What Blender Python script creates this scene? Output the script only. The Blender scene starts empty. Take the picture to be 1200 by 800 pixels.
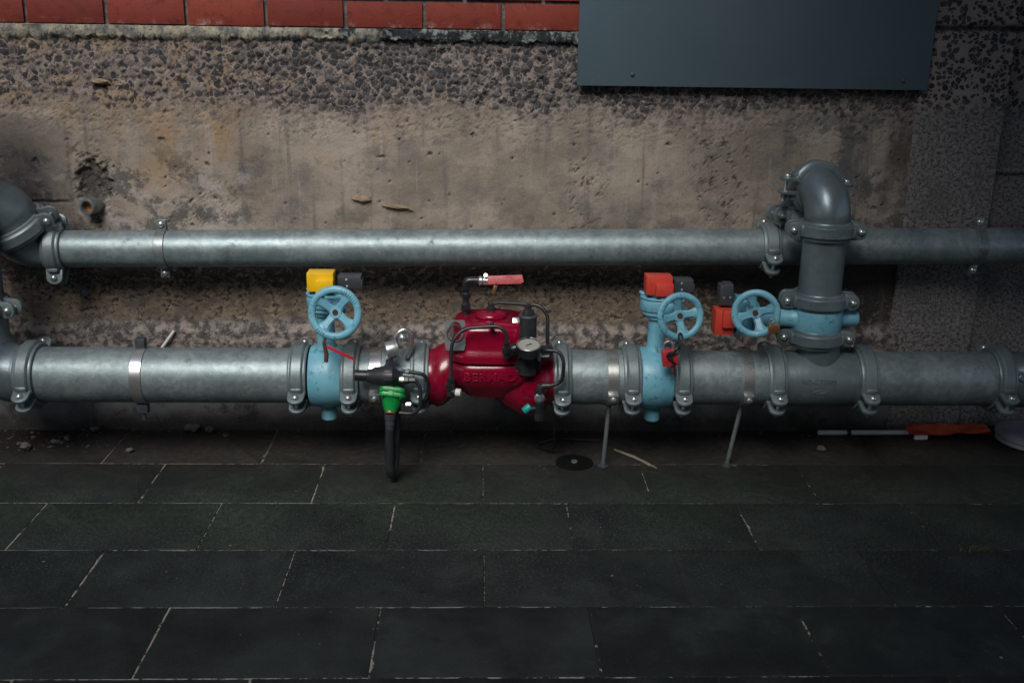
import bpy, bmesh, math, random
from mathutils import Vector, Matrix, noise as mnoise
R = math.radians
PI = math.pi
rng = random.Random(7)
scene = bpy.context.scene
COL = scene.collection

# ------------------------------------------------------------------ camera, sky, sun, exposure
CAM_POS = (0.0, -3.321, 1.3251)
PITCH, YAW, ROLL = 0.2961, 0.0331, 0.0157
cam_d = bpy.data.cameras.new('camera')
cam_d.lens = 36.0 * 1214.55 / 1200.0
cam_d.sensor_width = 36.0
cam_d.clip_start = 0.05
cam_d.clip_end = 200.0
cam = bpy.data.objects.new('camera', cam_d)
COL.objects.link(cam)
fw = Vector((math.sin(YAW) * math.cos(PITCH), math.cos(YAW) * math.cos(PITCH), -math.sin(PITCH)))
rt = Vector((math.cos(YAW), -math.sin(YAW), 0))
up = rt.cross(fw)
rt2 = rt * math.cos(ROLL) + up * math.sin(ROLL)
up2 = up * math.cos(ROLL) - rt * math.sin(ROLL)
cam.matrix_world = Matrix(((rt2.x, up2.x, -fw.x, CAM_POS[0]), (rt2.y, up2.y, -fw.y, CAM_POS[1]),
                           (rt2.z, up2.z, -fw.z, CAM_POS[2]), (0, 0, 0, 1)))
scene.camera = cam

SUN_EL, SUN_AZ = 46.0, -16.0          # azimuth from straight behind the camera, minus is to the left
world = bpy.data.worlds.new('World')
scene.world = world
world.use_nodes = True
wn = world.node_tree
wn.nodes.clear()
sky = wn.nodes.new('ShaderNodeTexSky')
sky.sky_type = 'NISHITA'
sky.sun_disc = False
sky.sun_elevation = R(SUN_EL)
sky.sun_rotation = R(180 - SUN_AZ)
sky.air_density = 1.0
sky.dust_density = 2.0
bg = wn.nodes.new('ShaderNodeBackground')
bg.inputs['Strength'].default_value = 0.06
wo = wn.nodes.new('ShaderNodeOutputWorld')
wn.links.new(sky.outputs[0], bg.inputs['Color'])
wn.links.new(bg.outputs[0], wo.inputs['Surface'])

sl = bpy.data.lights.new('sun', 'SUN')
sl.energy = 1.5
sl.angle = R(30)
sl.color = (1.0, 0.96, 0.90)
sun = bpy.data.objects.new('sun', sl)
COL.objects.link(sun)
sd = Vector((math.sin(R(SUN_AZ)) * math.cos(R(SUN_EL)), -math.cos(R(SUN_AZ)) * math.cos(R(SUN_EL)), math.sin(R(SUN_EL))))
sun.rotation_euler = sd.to_track_quat('Z', 'Y').to_euler()
sun.location = (0, -6, 8)

scene.view_settings.view_transform = 'Standard'
scene.view_settings.look = 'None'
scene.view_settings.gamma = 1.0
scene.view_settings.exposure = 0.85
scene.render.engine = 'CYCLES'
scene.cycles.use_denoising = True
scene.cycles.max_bounces = 4

# ------------------------------------------------------------------ material helper
class NT:
    def __init__(self, name, disp=False):
        self.mat = bpy.data.materials.new(name)
        self.mat.use_nodes = True
        self.t = self.mat.node_tree
        self.t.nodes.clear()
        self.out = self.t.nodes.new('ShaderNodeOutputMaterial')
        self.b = self.t.nodes.new('ShaderNodeBsdfPrincipled')
        self.t.links.new(self.b.outputs[0], self.out.inputs['Surface'])
        if disp:
            self.mat.displacement_method = 'DISPLACEMENT'
        self.tc = self.t.nodes.new('ShaderNodeTexCoord')
    @property
    def P(self):
        return self.tc.outputs['Object']
    def put(self, sock, v):
        if isinstance(v, bpy.types.NodeSocket):
            self.t.links.new(v, sock)
        elif v is not None:
            if sock.type == 'RGBA' and len(v) == 3:
                v = (*v, 1)
            sock.default_value = v
    def n(self, typ, ins=None, **props):
        nd = self.t.nodes.new(typ)
        for k, v in props.items():
            setattr(nd, k, v)
        for k, v in (ins or {}).items():
            self.put(nd.inputs[k], v)
        return nd
    def m(self, op, a, b=None, c=None, clamp=False):
        nd = self.n('ShaderNodeMath', {0: a}, operation=op, use_clamp=clamp)
        if b is not None: self.put(nd.inputs[1], b)
        if c is not None: self.put(nd.inputs[2], c)
        return nd.outputs[0]
    def add(self, a, b): return self.m('ADD', a, b)
    def mul(self, a, b): return self.m('MULTIPLY', a, b)
    def sub(self, a, b): return self.m('SUBTRACT', a, b)
    def inv(self, a): return self.m('SUBTRACT', 1.0, a)
    def sm(self, v, lo, hi, a=0.0, b=1.0):
        nd = self.n('ShaderNodeMapRange', {'Value': v, 'From Min': lo, 'From Max': hi, 'To Min': a, 'To Max': b})
        nd.interpolation_type = 'SMOOTHSTEP'
        return nd.outputs[0]
    def noise(self, vec, scale, detail=4.0, rough=0.55, dist=0.0):
        return self.n('ShaderNodeTexNoise', {'Vector': vec, 'Scale': scale, 'Detail': detail, 'Roughness': rough, 'Distortion': dist}).outputs['Fac']
    def vor(self, vec, scale, feature='F1', rand=1.0):
        nd = self.t.nodes.new('ShaderNodeTexVoronoi')
        nd.feature = feature
        self.put(nd.inputs['Vector'], vec)
        nd.inputs['Scale'].default_value = scale
        nd.inputs['Randomness'].default_value = rand
        return nd
    def mix(self, f, a, b, mode='MIX'):
        nd = self.t.nodes.new('ShaderNodeMix')
        nd.data_type = 'RGBA'
        nd.blend_type = mode
        self.put(nd.inputs[0], f)
        self.put(nd.inputs[6], a)
        self.put(nd.inputs[7], b)
        return nd.outputs[2]
    def xyz(self, x=0.0, y=0.0, z=0.0):
        return self.n('ShaderNodeCombineXYZ', {0: x, 1: y, 2: z}).outputs[0]
    def sep(self, v):
        nd = self.n('ShaderNodeSeparateXYZ', {0: v})
        return nd.outputs
    def vscale(self, v, s):
        return self.n('ShaderNodeVectorMath', {0: v, 1: s}, operation='MULTIPLY').outputs[0]
    def vadd(self, v, s):
        return self.n('ShaderNodeVectorMath', {0: v, 1: s}, operation='ADD').outputs[0]
    def warp(self, v, scale, amt):
        nz = self.n('ShaderNodeTexNoise', {'Vector': v, 'Scale': scale, 'Detail': 2.0})
        d = self.n('ShaderNodeVectorMath', {0: nz.outputs['Color'], 1: (0.5, 0.5, 0.5)}, operation='SUBTRACT').outputs[0]
        d = self.vscale(d, (amt, amt, amt))
        return self.vadd(v, d)
    def fin(self, color=None, rough=None, metal=None, spec=None, coat=None, bump=None, bstr=1.0, bdist=0.001, disp=None):
        if color is not None: self.put(self.b.inputs['Base Color'], color)
        if rough is not None: self.put(self.b.inputs['Roughness'], rough)
        if metal is not None: self.put(self.b.inputs['Metallic'], metal)
        if spec is not None: self.put(self.b.inputs['Specular IOR Level'], spec)
        if coat is not None: self.put(self.b.inputs['Coat Weight'], coat)
        if bump is not None:
            nd = self.n('ShaderNodeBump', {'Height': bump, 'Strength': bstr, 'Distance': bdist})
            self.t.links.new(nd.outputs[0], self.b.inputs['Normal'])
        if disp is not None:
            nd = self.n('ShaderNodeDisplacement', {'Height': disp, 'Midlevel': 0.0, 'Scale': 1.0})
            self.t.links.new(nd.outputs[0], self.out.inputs['Displacement'])
        return self.mat

def paint(name, col, col2, rough=0.45, metal=0.0, wear=None, scale=9.0, bump=0.0006, stain=0.5, spec=0.5):
    g = NT(name)
    w = g.n('ShaderNodeObjectInfo').outputs['Random']
    p = g.vadd(g.P, g.xyz(g.mul(w, 13.0), g.mul(w, 7.0), 0.0))
    a = g.noise(p, scale, 5.0, 0.6)
    c = g.mix(g.sm(a, 0.35, 0.68), col, col2)
    s = g.sm(g.noise(p, scale * 2.6, 6.0, 0.7), 0.56, 0.66)
    c = g.mix(g.mul(s, stain), c, tuple(x * 0.35 for x in col2))
    if wear:
        q = g.sm(g.noise(p, scale * 5, 4.0, 0.65), 0.66, 0.72)
        c = g.mix(q, c, wear)
        q = g.sm(g.noise(g.warp(p, 20.0, 0.03), scale * 1.7, 5.0, 0.7), 0.655, 0.672)
        c = g.mix(g.mul(q, 0.85), c, (0.025, 0.13, 0.19))
        q = g.sm(g.noise(p, scale * 7.0, 5.0, 0.7), 0.69, 0.72)
        c = g.mix(q, c, (0.07, 0.045, 0.03))
    f = g.noise(p, 260.0, 3.0)
    r = g.m('ADD', rough, g.mul(g.sub(a, 0.5), 0.35))
    return g.fin(c, r, metal, spec, bump=g.add(g.mul(f, 0.5), a), bstr=0.35, bdist=bump * 4)

def galv(name, lo, hi, metal=0.45, rough=0.42, dirt=(0.05, 0.055, 0.06), cw=0.2, dw=0.5):
    g = NT(name)
    w = g.n('ShaderNodeObjectInfo').outputs['Random']
    p = g.vadd(g.P, g.xyz(g.mul(w, 17.0), 0.0, 0.0))
    v = g.vor(g.warp(p, 40.0, 0.01), 75.0)
    cell = g.n('ShaderNodeSeparateColor', {0: v.outputs['Color']}).outputs[0]
    a = g.noise(p, 6.0, 6.0, 0.62)
    b = g.noise(g.vscale(p, (18.0, 3.0, 3.0)), 1.0, 5.0, 0.6)     # runs that go round the pipe
    t = g.add(g.mul(cell, cw), g.add(g.mul(a, 0.60), g.mul(b, 0.40)))
    c = g.mix(g.sm(t, 0.35, 0.95), lo, hi)
    d = g.sm(g.noise(p, 13.0, 8.0, 0.72), 0.56, 0.70)
    c = g.mix(g.mul(d, dw), c, dirt)
    wh = g.sm(g.noise(p, 31.0, 6.0, 0.7), 0.60, 0.76)
    c = g.mix(g.mul(wh, 0.16), c, (0.50, 0.53, 0.53))
    scr = g.sm(g.noise(g.vscale(g.warp(p, 5.0, 0.08), (8.0, 120.0, 120.0)), 1.0, 2.0), 0.70, 0.74)
    c = g.mix(g.mul(scr, 0.3), c, (0.08, 0.085, 0.09))
    r = g.add(g.mul(g.sub(a, 0.5), 0.4), g.add(rough, g.mul(d, 0.2)))
    h = g.add(g.mul(g.noise(p, 180.0, 4.0), 0.4), g.add(g.mul(cell, 0.06), g.mul(g.noise(p, 22.0, 4.0), 0.7)))
    return g.fin(c, r, metal, 0.5, bump=h, bstr=0.25, bdist=0.004)

M = {}
M['pipe'] = galv('galvanised_pipe', (0.165, 0.22, 0.238), (0.335, 0.395, 0.412), rough=0.47, metal=0.5)
M['coupling'] = galv('galvanised_casting', (0.155, 0.20, 0.217), (0.30, 0.35, 0.365), metal=0.45, rough=0.45, cw=0.06)
M['fitting'] = galv('dark_grey_fitting', (0.125, 0.170, 0.190), (0.265, 0.325, 0.35), metal=0.45, rough=0.37, cw=0.05, dw=0.45)
M['zinc'] = paint('bright_zinc', (0.60, 0.62, 0.62), (0.50, 0.52, 0.52), 0.3, 0.85, scale=20, stain=0.15, bump=0.0002)
M['dullzinc'] = galv('dull_zinc', (0.16, 0.19, 0.20), (0.30, 0.33, 0.34), metal=0.6, rough=0.4)
M['gasket'] = paint('gasket_rubber', (0.0035, 0.0038, 0.004), (0.006, 0.0065, 0.007), 0.75, spec=0.15)
M['blue'] = paint('blue_valve_paint', (0.165, 0.42, 0.53), (0.125, 0.345, 0.455), 0.4, wear=(0.35, 0.52, 0.58), scale=12, stain=0.6)
M['red'] = paint('red_valve_paint', (0.235, 0.0016, 0.024), (0.18, 0.0013, 0.018), 0.22, scale=10, stain=0.45, bump=0.0005)
M['red'].node_tree.nodes['Principled BSDF'].inputs['Coat Weight'].default_value = 0.35
M['red'].node_tree.nodes['Principled BSDF'].inputs['Coat Roughness'].default_value = 0.12
M['yellow'] = paint('yellow_plastic', (0.82, 0.50, 0.010), (0.74, 0.44, 0.008), 0.4, stain=0.15)
M['orange_red'] = paint('orange_red_plastic', (0.62, 0.065, 0.04), (0.52, 0.05, 0.033), 0.42, stain=0.25)
M['black'] = paint('black_fitting', (0.012, 0.014, 0.017), (0.028, 0.031, 0.036), 0.38)
M['charcoal'] = paint('charcoal_plastic', (0.035, 0.041, 0.05), (0.055, 0.062, 0.072), 0.5)
M['green'] = paint('green_casting', (0.005, 0.29, 0.055), (0.004, 0.21, 0.04), 0.35, stain=0.5, scale=20)
M['brass'] = paint('brass', (0.45, 0.24, 0.12), (0.36, 0.18, 0.085), 0.35, 0.75)
M['rust'] = paint('rust', (0.10, 0.035, 0.015), (0.045, 0.018, 0.01), 0.8, scale=40)
M['rustlight'] = paint('orange_rust', (0.42, 0.17, 0.04), (0.25, 0.09, 0.02), 0.85, scale=60)
M['white'] = paint('white_plastic', (0.70, 0.69, 0.66), (0.62, 0.61, 0.58), 0.5, stain=0.1)
M['teal'] = paint('teal_plastic', (0.01, 0.30, 0.29), (0.008, 0.23, 0.22), 0.4)
M['pink_red'] = paint('faded_red_lever', (0.50, 0.10, 0.11), (0.40, 0.06, 0.07), 0.5, scale=30)
M['redtag'] = paint('red_tag', (0.50, 0.03, 0.04), (0.38, 0.02, 0.03), 0.4)
M['orange'] = paint('orange_cloth', (0.62, 0.095, 0.03), (0.46, 0.06, 0.02), 0.85, scale=25)
M['sheet'] = None
M['dial'] = paint('gauge_dial', (0.36, 0.36, 0.34), (0.30, 0.30, 0.28), 0.35, stain=0.0)
M['lid'] = paint('grey_lid', (0.32, 0.33, 0.37), (0.25, 0.26, 0.30), 0.6, scale=14)
M['stone'] = paint('loose_stone', (0.125, 0.12, 0.115), (0.075, 0.073, 0.07), 0.85, scale=40)
M['wood'] = paint('pale_splinter', (0.26, 0.23, 0.18), (0.17, 0.145, 0.11), 0.8, scale=60)
M['chip'] = paint('tan_chip', (0.27, 0.205, 0.13), (0.19, 0.145, 0.095), 0.85, scale=50)

def sheet_mat():
    g = NT('slate_painted_sheet')
    a = g.noise(g.P, 3.0, 6.0, 0.6)
    c = g.mix(g.sm(a, 0.3, 0.7), (0.066, 0.101, 0.129), (0.075, 0.112, 0.141))
    s = g.noise(g.vscale(g.P, (4.0, 4.0, 260.0)), 1.0, 3.0)
    c = g.mix(g.mul(g.sm(s, 0.62, 0.70), 0.22), c, (0.12, 0.16, 0.18))
    sp = g.sm(g.noise(g.P, 90.0, 3.0), 0.70, 0.75)
    c = g.mix(g.mul(sp, 0.35), c, (0.15, 0.18, 0.2))
    return g.fin(c, g.add(0.38, g.mul(a, 0.2)), 0.0, 0.4, bump=g.noise(g.P, 2.2, 2.0), bstr=0.25, bdist=0.02)
M['sheet'] = sheet_mat()

def brick_mat():
    g = NT('red_brick')
    rnd = g.n('ShaderNodeNewGeometry').outputs['Random Per Island']
    X, Y, Z = g.sep(g.P)
    c = g.mix(rnd, (0.125, 0.021, 0.016), (0.215, 0.040, 0.026))
    a = g.noise(g.P, 30.0, 6.0, 0.7)
    c = g.mix(g.sm(a, 0.50, 0.70, 0.0, 0.7), c, (0.085, 0.020, 0.017))
    low = g.mul(g.inv(g.sm(Z, 1.308, 1.335)), g.sm(g.noise(g.P, 9.0, 4.0, 0.6), 0.50, 0.62))
    fine = g.sm(g.noise(g.P, 70.0, 5.0, 0.7), 0.40, 0.62)
    c = g.mix(g.mul(g.mul(low, fine), 0.6), c, (0.5, 0.45, 0.42))
    sc = g.sm(g.noise(g.vscale(g.warp(g.P, 4.0, 0.05), (170.0, 1.0, 9.0)), 1.0, 1.0), 0.73, 0.76)
    c = g.mix(g.mul(sc, 0.3), c, (0.5, 0.4, 0.37))
    return g.fin(c, g.add(0.6, g.mul(a, 0.2)), 0.0, 0.25, bump=g.add(g.noise(g.P, 150.0, 4.0), g.noise(g.P, 14.0, 3.0)), bstr=0.5, bdist=0.002)
M['brick'] = brick_mat()

def mortar_mat(name, c1, c2, sc=40):
    g = NT(name)
    a = g.noise(g.P, sc, 6.0, 0.7)
    c = g.mix(g.sm(a, 0.35, 0.65), c1, c2)
    return g.fin(c, 0.9, 0, 0.3, bump=g.noise(g.P, 120, 5.0, 0.7), bstr=0.8, bdist=0.004)
M['mortar'] = mortar_mat('brick_mortar', (0.17, 0.155, 0.145), (0.07, 0.068, 0.066))

def ledge_mat():
    g = NT('mortar_ledge')
    X, Y, Z = g.sep(g.P)
    a = g.noise(g.P, 26, 6.0, 0.7)
    c = g.mix(g.sm(a, 0.35, 0.62), (0.36, 0.33, 0.25), (0.14, 0.145, 0.14))
    k = g.add(X, g.mul(g.sub(g.noise(g.P, 9, 5.0, 0.7), 0.5), 0.9))
    tar = g.sm(k, -0.45, -0.36)
    tarc = g.mix(g.sm(g.noise(g.warp(g.P, 12, 0.05), 34, 4.0, 0.7), 0.48, 0.62), (0.018, 0.024, 0.028), (0.2, 0.235, 0.23))
    c = g.mix(tar, c, tarc)
    dk = g.sm(g.noise(g.P, 55, 5.0, 0.75), 0.58, 0.66)
    c = g.mix(g.mul(dk, 0.85), c, (0.025, 0.025, 0.025))
    return g.fin(c, 0.8, 0, 0.35, bump=g.add(a, g.mul(g.noise(g.P, 140, 5.0, 0.7), 0.4)), bstr=0.9, bdist=0.01)
M['ledge'] = ledge_mat()

def concrete_mat():
    g = NT('weathered_concrete', disp=True)
    X, Y, Z = g.sep(g.P)
    uv = g.xyz(X, Z, 0.0)
    n3 = g.noise(uv, 2.6, 5.0, 0.6)
    n9 = g.noise(g.vadd(uv, (7.3, 1.1, 0)), 9.0, 6.0, 0.65)
    n30 = g.noise(g.vadd(uv, (3.3, 9.1, 0)), 32.0, 6.0, 0.68)
    n120 = g.noise(uv, 130.0, 4.0, 0.7)
    # --- exposed aggregate band near the top
    Zj = g.add(Z, g.add(g.mul(g.sub(n9, 0.5), 0.16), g.mul(g.sub(n3, 0.5), 0.14)))
    band = g.sm(Zj, 1.000, 1.110)
    wv = g.warp(g.warp(uv, 16.0, 0.03), 50.0, 0.016)
    v1 = g.vor(wv, 50.0, 'F1')
    ve = g.vor(wv, 50.0, 'DISTANCE_TO_EDGE')
    cr = g.n('ShaderNodeSeparateColor', {0: v1.outputs['Color']}).outputs
    leftpale = g.sm(g.add(X, g.mul(g.sub(n3, 0.5), 0.8)), -0.35, -1.0)
    dens = g.sub(1.02, g.mul(leftpale, 0.30))
    keep = g.m('LESS_THAN', cr[0], g.sub(g.mul(band, dens), 0.02))
    rough_ = g.mul(g.sub(g.noise(uv, 70.0, 5.0, 0.72), 0.5), 0.26)
    rnd_ = g.sub(g.add(0.42, g.mul(g.m('POWER', cr[2], 0.7), 0.34)), v1.outputs['Distance'])
    ed = g.add(g.m('MINIMUM', rnd_, g.sub(g.mul(ve.outputs['Distance'], 1.5), 0.02)), rough_)
    st = g.mul(g.sm(ed, -0.02, 0.055), keep)
    v2 = g.vor(g.warp(g.vadd(uv, (5, 5, 0)), 60.0, 0.016), 115.0, 'DISTANCE_TO_EDGE')
    v2c = g.vor(g.warp(g.vadd(uv, (5, 5, 0)), 60.0, 0.016), 115.0, 'F1')
    cr2 = g.n('ShaderNodeSeparateColor', {0: v2c.outputs['Color']}).outputs
    st2 = g.mul(g.mul(g.sm(g.add(g.sub(g.add(0.36, g.mul(cr2[1], 0.30)), v2c.outputs['Distance']), rough_), 0.0, 0.09), g.m('LESS_THAN', cr2[0], g.mul(band, 0.72))), g.inv(st))
    stc = g.mix(g.sm(cr[1], 0.0, 1.0), (0.022, 0.023, 0.028), (0.068, 0.066, 0.074))
    stc = g.mix(g.mul(g.sm(g.noise(uv, 65.0, 6.0, 0.75), 0.53, 0.70), 0.45), stc, (0.15, 0.135, 0.132))
    stc = g.mix(g.mul(leftpale, g.sm(cr[1], 0.45, 0.8, 0.0, 0.7)), stc, (0.19, 0.15, 0.125))
    mort = g.mix(g.sm(n30, 0.3, 0.7), (0.12, 0.098, 0.090), (0.285, 0.238, 0.214))
    mort = g.mix(g.mul(g.mul(leftpale, g.sm(n9, 0.45, 0.6)), 0.6), mort, (0.29, 0.20, 0.115))
    bandc = g.mix(st, mort, stc)
    bandc = g.mix(g.mul(st2, 0.85), bandc, (0.065, 0.062, 0.066))
    # --- smooth cast face
    sm1 = g.mix(g.sm(n3, 0.35, 0.65), (0.190, 0.162, 0.134), (0.350, 0.303, 0.256))
    sm1 = g.mix(g.sm(n9, 0.48, 0.68, 0.0, 0.7), sm1, (0.155, 0.142, 0.134))
    och = g.mul(g.sm(g.noise(g.vadd(uv, (2, 4, 0)), 2.4, 6.0, 0.66), 0.46, 0.64), g.mul(g.sm(X, 0.15, -0.35), g.sm(X, -1.45, -1.15)))
    och = g.mul(och, g.sm(Z, 0.72, 0.9))
    sm1 = g.mix(g.mul(och, 0.8), sm1, (0.315, 0.205, 0.10))
    run = g.noise(g.xyz(g.mul(X, 22.0), g.mul(Z, 1.3), 0.0), 1.0, 5.0, 0.65)
    sm1 = g.mix(g.sm(run, 0.54, 0.72, 0.0, 0.6), sm1, (0.37, 0.34, 0.31))
    sm1 = g.mix(g.sm(run, 0.46, 0.30, 0.0, 0.7), sm1, (0.115, 0.108, 0.106))
    leftgrey = g.mul(g.sm(g.add(X, g.mul(g.sub(n9, 0.5), 0.06)), -1.27, -1.31), g.sm(Zj, 1.05, 1.0))
    sm1 = g.mix(g.mul(leftgrey, 0.8), sm1, g.mix(n30, (0.15, 0.13, 0.115), (0.22, 0.19, 0.165)))
    # dark mould patches: lower left around the stub, right hand side behind the riser
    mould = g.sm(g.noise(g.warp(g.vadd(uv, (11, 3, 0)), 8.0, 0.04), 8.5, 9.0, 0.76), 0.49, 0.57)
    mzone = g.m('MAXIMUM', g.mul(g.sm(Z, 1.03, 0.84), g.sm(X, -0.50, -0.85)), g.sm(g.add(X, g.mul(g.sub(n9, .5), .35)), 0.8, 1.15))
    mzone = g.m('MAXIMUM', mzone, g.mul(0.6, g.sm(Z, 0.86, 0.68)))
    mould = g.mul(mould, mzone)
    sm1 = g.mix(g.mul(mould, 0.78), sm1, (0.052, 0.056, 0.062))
    eff = g.mul(g.sm(g.noise(g.warp(g.vadd(uv, (21, 3, 0)), 7.0, 0.06), 9.0, 8.0, 0.72), 0.52, 0.62), g.mul(g.sm(Z, 0.92, 0.8), g.sm(X, -0.55, -0.8)))
    sm1 = g.mix(g.mul(eff, 0.75), sm1, (0.36, 0.33, 0.32))
    gm = g.sm(g.noise(g.warp(g.vadd(uv, (31, 5, 0)), 6.0, 0.05), 14.0, 9.0, 0.75), 0.54, 0.66)
    sm1 = g.mix(g.mul(gm, 0.6), sm1, (0.115, 0.115, 0.12))
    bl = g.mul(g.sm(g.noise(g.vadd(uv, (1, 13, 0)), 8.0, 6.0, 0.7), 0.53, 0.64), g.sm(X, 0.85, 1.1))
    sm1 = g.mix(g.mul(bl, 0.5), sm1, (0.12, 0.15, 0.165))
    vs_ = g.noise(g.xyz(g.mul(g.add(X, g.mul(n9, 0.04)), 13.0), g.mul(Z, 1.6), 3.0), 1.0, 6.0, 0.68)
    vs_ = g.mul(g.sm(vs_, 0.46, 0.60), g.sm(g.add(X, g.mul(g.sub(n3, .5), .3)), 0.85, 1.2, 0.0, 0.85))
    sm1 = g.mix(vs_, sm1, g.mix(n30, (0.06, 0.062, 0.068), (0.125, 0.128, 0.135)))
    rustr = g.mul(g.mul(g.sm(X, 1.285, 1.315), g.sm(X, 1.385, 1.365)), g.sm(n9, 0.35, 0.6))
    sm1 = g.mix(g.mul(rustr, 0.7), sm1, (0.085, 0.06, 0.045))
    # form seams with honeycombing beside them
    def seam(x0, wdt, z0, z1):
        d = g.m('ABSOLUTE', g.sub(g.add(X, g.mul(g.sub(n9, 0.5), 0.10)), x0))
        return g.mul(g.mul(g.sm(d, wdt, wdt * 0.15), g.sm(Z, z0, z0 + 0.1)), g.sm(Z, z1, z1 - 0.1))
    hz = g.m('MAXIMUM', seam(0.78, 0.16, 0.66, 1.06), seam(0.335, 0.085, 0.6, 0.98))
    hz = g.m('MAXIMUM', hz, g.mul(0.9, seam(-1.235, 0.10, 0.6, 1.02)))
    hz = g.m('MAXIMUM', hz, g.mul(0.55, seam(-0.86, 0.2, 0.62, 0.9)))
    honey = g.mul(hz, g.sm(g.noise(g.warp(uv, 9.0, 0.05), 30.0, 9.0, 0.82), 0.53, 0.60))
    # scattered bug holes
    vh = g.vor(g.warp(g.vadd(uv, (3.1, 2.2, 0)), 60.0, 0.012), 30.0)
    hcr = g.n('ShaderNodeSeparateColor', {0: vh.outputs['Color']}).outputs
    hole = g.mul(g.inv(g.sm(vh.outputs['Distance'], 0.05, 0.16)), g.m('LESS_THAN', hcr[0], 0.38))
    vh2 = g.vor(g.warp(g.vadd(uv, (9.1, 2.2, 0)), 28.0, 0.06), 13.0)
    hcr2 = g.n('ShaderNodeSeparateColor', {0: vh2.outputs['Color']}).outputs
    hole2 = g.mul(g.inv(g.sm(vh2.outputs['Distance'], 0.07, 0.15)), g.m('LESS_THAN', hcr2[0], g.add(0.34, g.mul(g.sm(X, -0.3, -1.0), 0.3))))
    holes = g.m('MAXIMUM', g.m('MAXIMUM', hole, hole2), honey)
    sm1 = g.mix(g.mul(holes, 0.72), sm1, (0.055, 0.054, 0.058))
    spk = g.sm(g.noise(uv, 85.0, 6.0, 0.78), 0.56, 0.64)
    sm1 = g.mix(g.mul(spk, 0.5), sm1, (0.09, 0.08, 0.075))
    # --- rough, broken lower zone between the pipes
    Zl = g.add(Z, g.add(g.mul(g.sub(n9, 0.5), 0.1), g.mul(g.sub(n3, 0.5), 0.08)))
    low = g.sm(Zl, 0.66, 0.58)
    lw = g.warp(uv, 14.0, 0.06)
    l1 = g.noise(lw, 17.0, 8.0, 0.74)
    l2 = g.noise(g.vscale(lw, (1.0, 1.6, 1.0)), 44.0, 6.0, 0.72)
    l3 = g.noise(g.vscale(g.warp(g.vadd(uv, (8, 2, 0)), 20.0, 0.03), (1.0, 1.35, 1.0)), 52.0, 8.0, 0.78)
    lowc = g.mix(g.sm(l1, 0.38, 0.62), (0.150, 0.118, 0.092), (0.330, 0.255, 0.190))
    lowc = g.mix(g.sm(n9, 0.5, 0.66, 0.0, 0.6), lowc, (0.14, 0.125, 0.115))
    # black mould with the thin pipe's shade painted in, thickest below it and rightward
    mould_shade = g.add(g.add(l3, g.mul(g.sub(l1, 0.5), 0.55)), g.add(g.sm(Zl, 0.44, 0.60, 0.0, 0.17), g.sm(X, 0.5, 1.0, 0.0, 0.13)))
    lowc = g.mix(g.sm(mould_shade, 0.515, 0.60, 0.0, 0.9), lowc, (0.026, 0.025, 0.026))
    vst = g.noise(g.xyz(g.mul(X, 30.0), g.mul(Z, 3.0), 0.0), 1.0, 5.0, 0.7)
    lowc = g.mix(g.mul(g.sm(vst, 0.55, 0.68, 0.0, 0.45), g.sm(X, 0.7, 1.1)), lowc, (0.13, 0.12, 0.118))
    gr = g.sm(Zl, 0.40, 0.36)                                   # gravelly strip just over the lower pipe
    grc = g.mix(g.sm(n30, 0.42, 0.6), (0.06, 0.058, 0.06), (0.27, 0.235, 0.215))
    lowc = g.mix(gr, lowc, grc)
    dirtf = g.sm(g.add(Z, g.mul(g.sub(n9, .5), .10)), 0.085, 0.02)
    ft = g.sm(g.add(Z, g.mul(g.sub(n9, .5), .03)), 0.285, 0.255)                                  # foot of the wall: grey, smoother
    ftc = g.mix(g.sm(n3, 0.35, 0.62), (0.080, 0.083, 0.090), (0.150, 0.155, 0.165))
    ftc = g.mix(g.sm(g.noise(g.vadd(uv, (4, 4, 0)), 5.0, 6.0, .7), 0.52, 0.62), ftc, (0.05, 0.046, 0.045))
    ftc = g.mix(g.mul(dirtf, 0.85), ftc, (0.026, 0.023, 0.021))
    lowc = g.mix(ft, lowc, ftc)
    c = g.mix(low, sm1, lowc)
    c = g.mix(band, c, bandc)
    grain = g.noise(uv, 210.0, 3.0, 0.8)
    c = g.mix(g.sm(grain, 0.46, 0.30, 0.0, 0.38), c, (0.05, 0.045, 0.042))
    c = g.mix(g.sm(grain, 0.54, 0.70, 0.0, 0.30), c, (0.42, 0.37, 0.32))
    crackz = g.m('ABSOLUTE', g.sub(g.add(Z, g.mul(g.sub(n30, 0.5), 0.02)), 0.768))
    crack = g.mul(g.inv(g.sm(crackz, 0.001, 0.006)), g.sm(X, -1.28, -1.32))
    c = g.mix(g.mul(crack, 0.8), c, (0.03, 0.028, 0.026))
    fringe = g.mul(g.mul(g.sm(g.add(Zj, g.mul(g.sub(n30, .5), .08)), 0.93, 1.05), g.inv(band)), g.inv(low))
    fpit = g.mul(fringe, g.sm(g.noise(g.vscale(g.warp(uv, 12.0, 0.03), (1.0, 1.7, 1.0)), 46.0, 7.0, 0.74), 0.52, 0.60))
    c = g.mix(g.mul(fpit, 0.65), c, (0.075, 0.065, 0.06))
    cvx = g.m('POWER', g.mul(g.add(X, 1.222), 14.0), 2.0)
    cvz = g.m('POWER', g.mul(g.sub(Z, 0.825), 10.0), 2.0)
    cav = g.sm(g.add(g.add(cvx, cvz), g.mul(g.sub(n30, 0.5), 2.2)), 0.75, 0.25)
    c = g.mix(g.mul(cav, g.sm(n120, 0.35, 0.6, 0.5, 0.95)), c, (0.045, 0.04, 0.038))
    # --- relief
    h = g.add(g.mul(g.sub(n3, 0.5), 0.02), g.mul(g.sub(n9, 0.5), 0.006))
    dome = g.sm(v1.outputs['Distance'], 0.75, 0.0)
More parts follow.
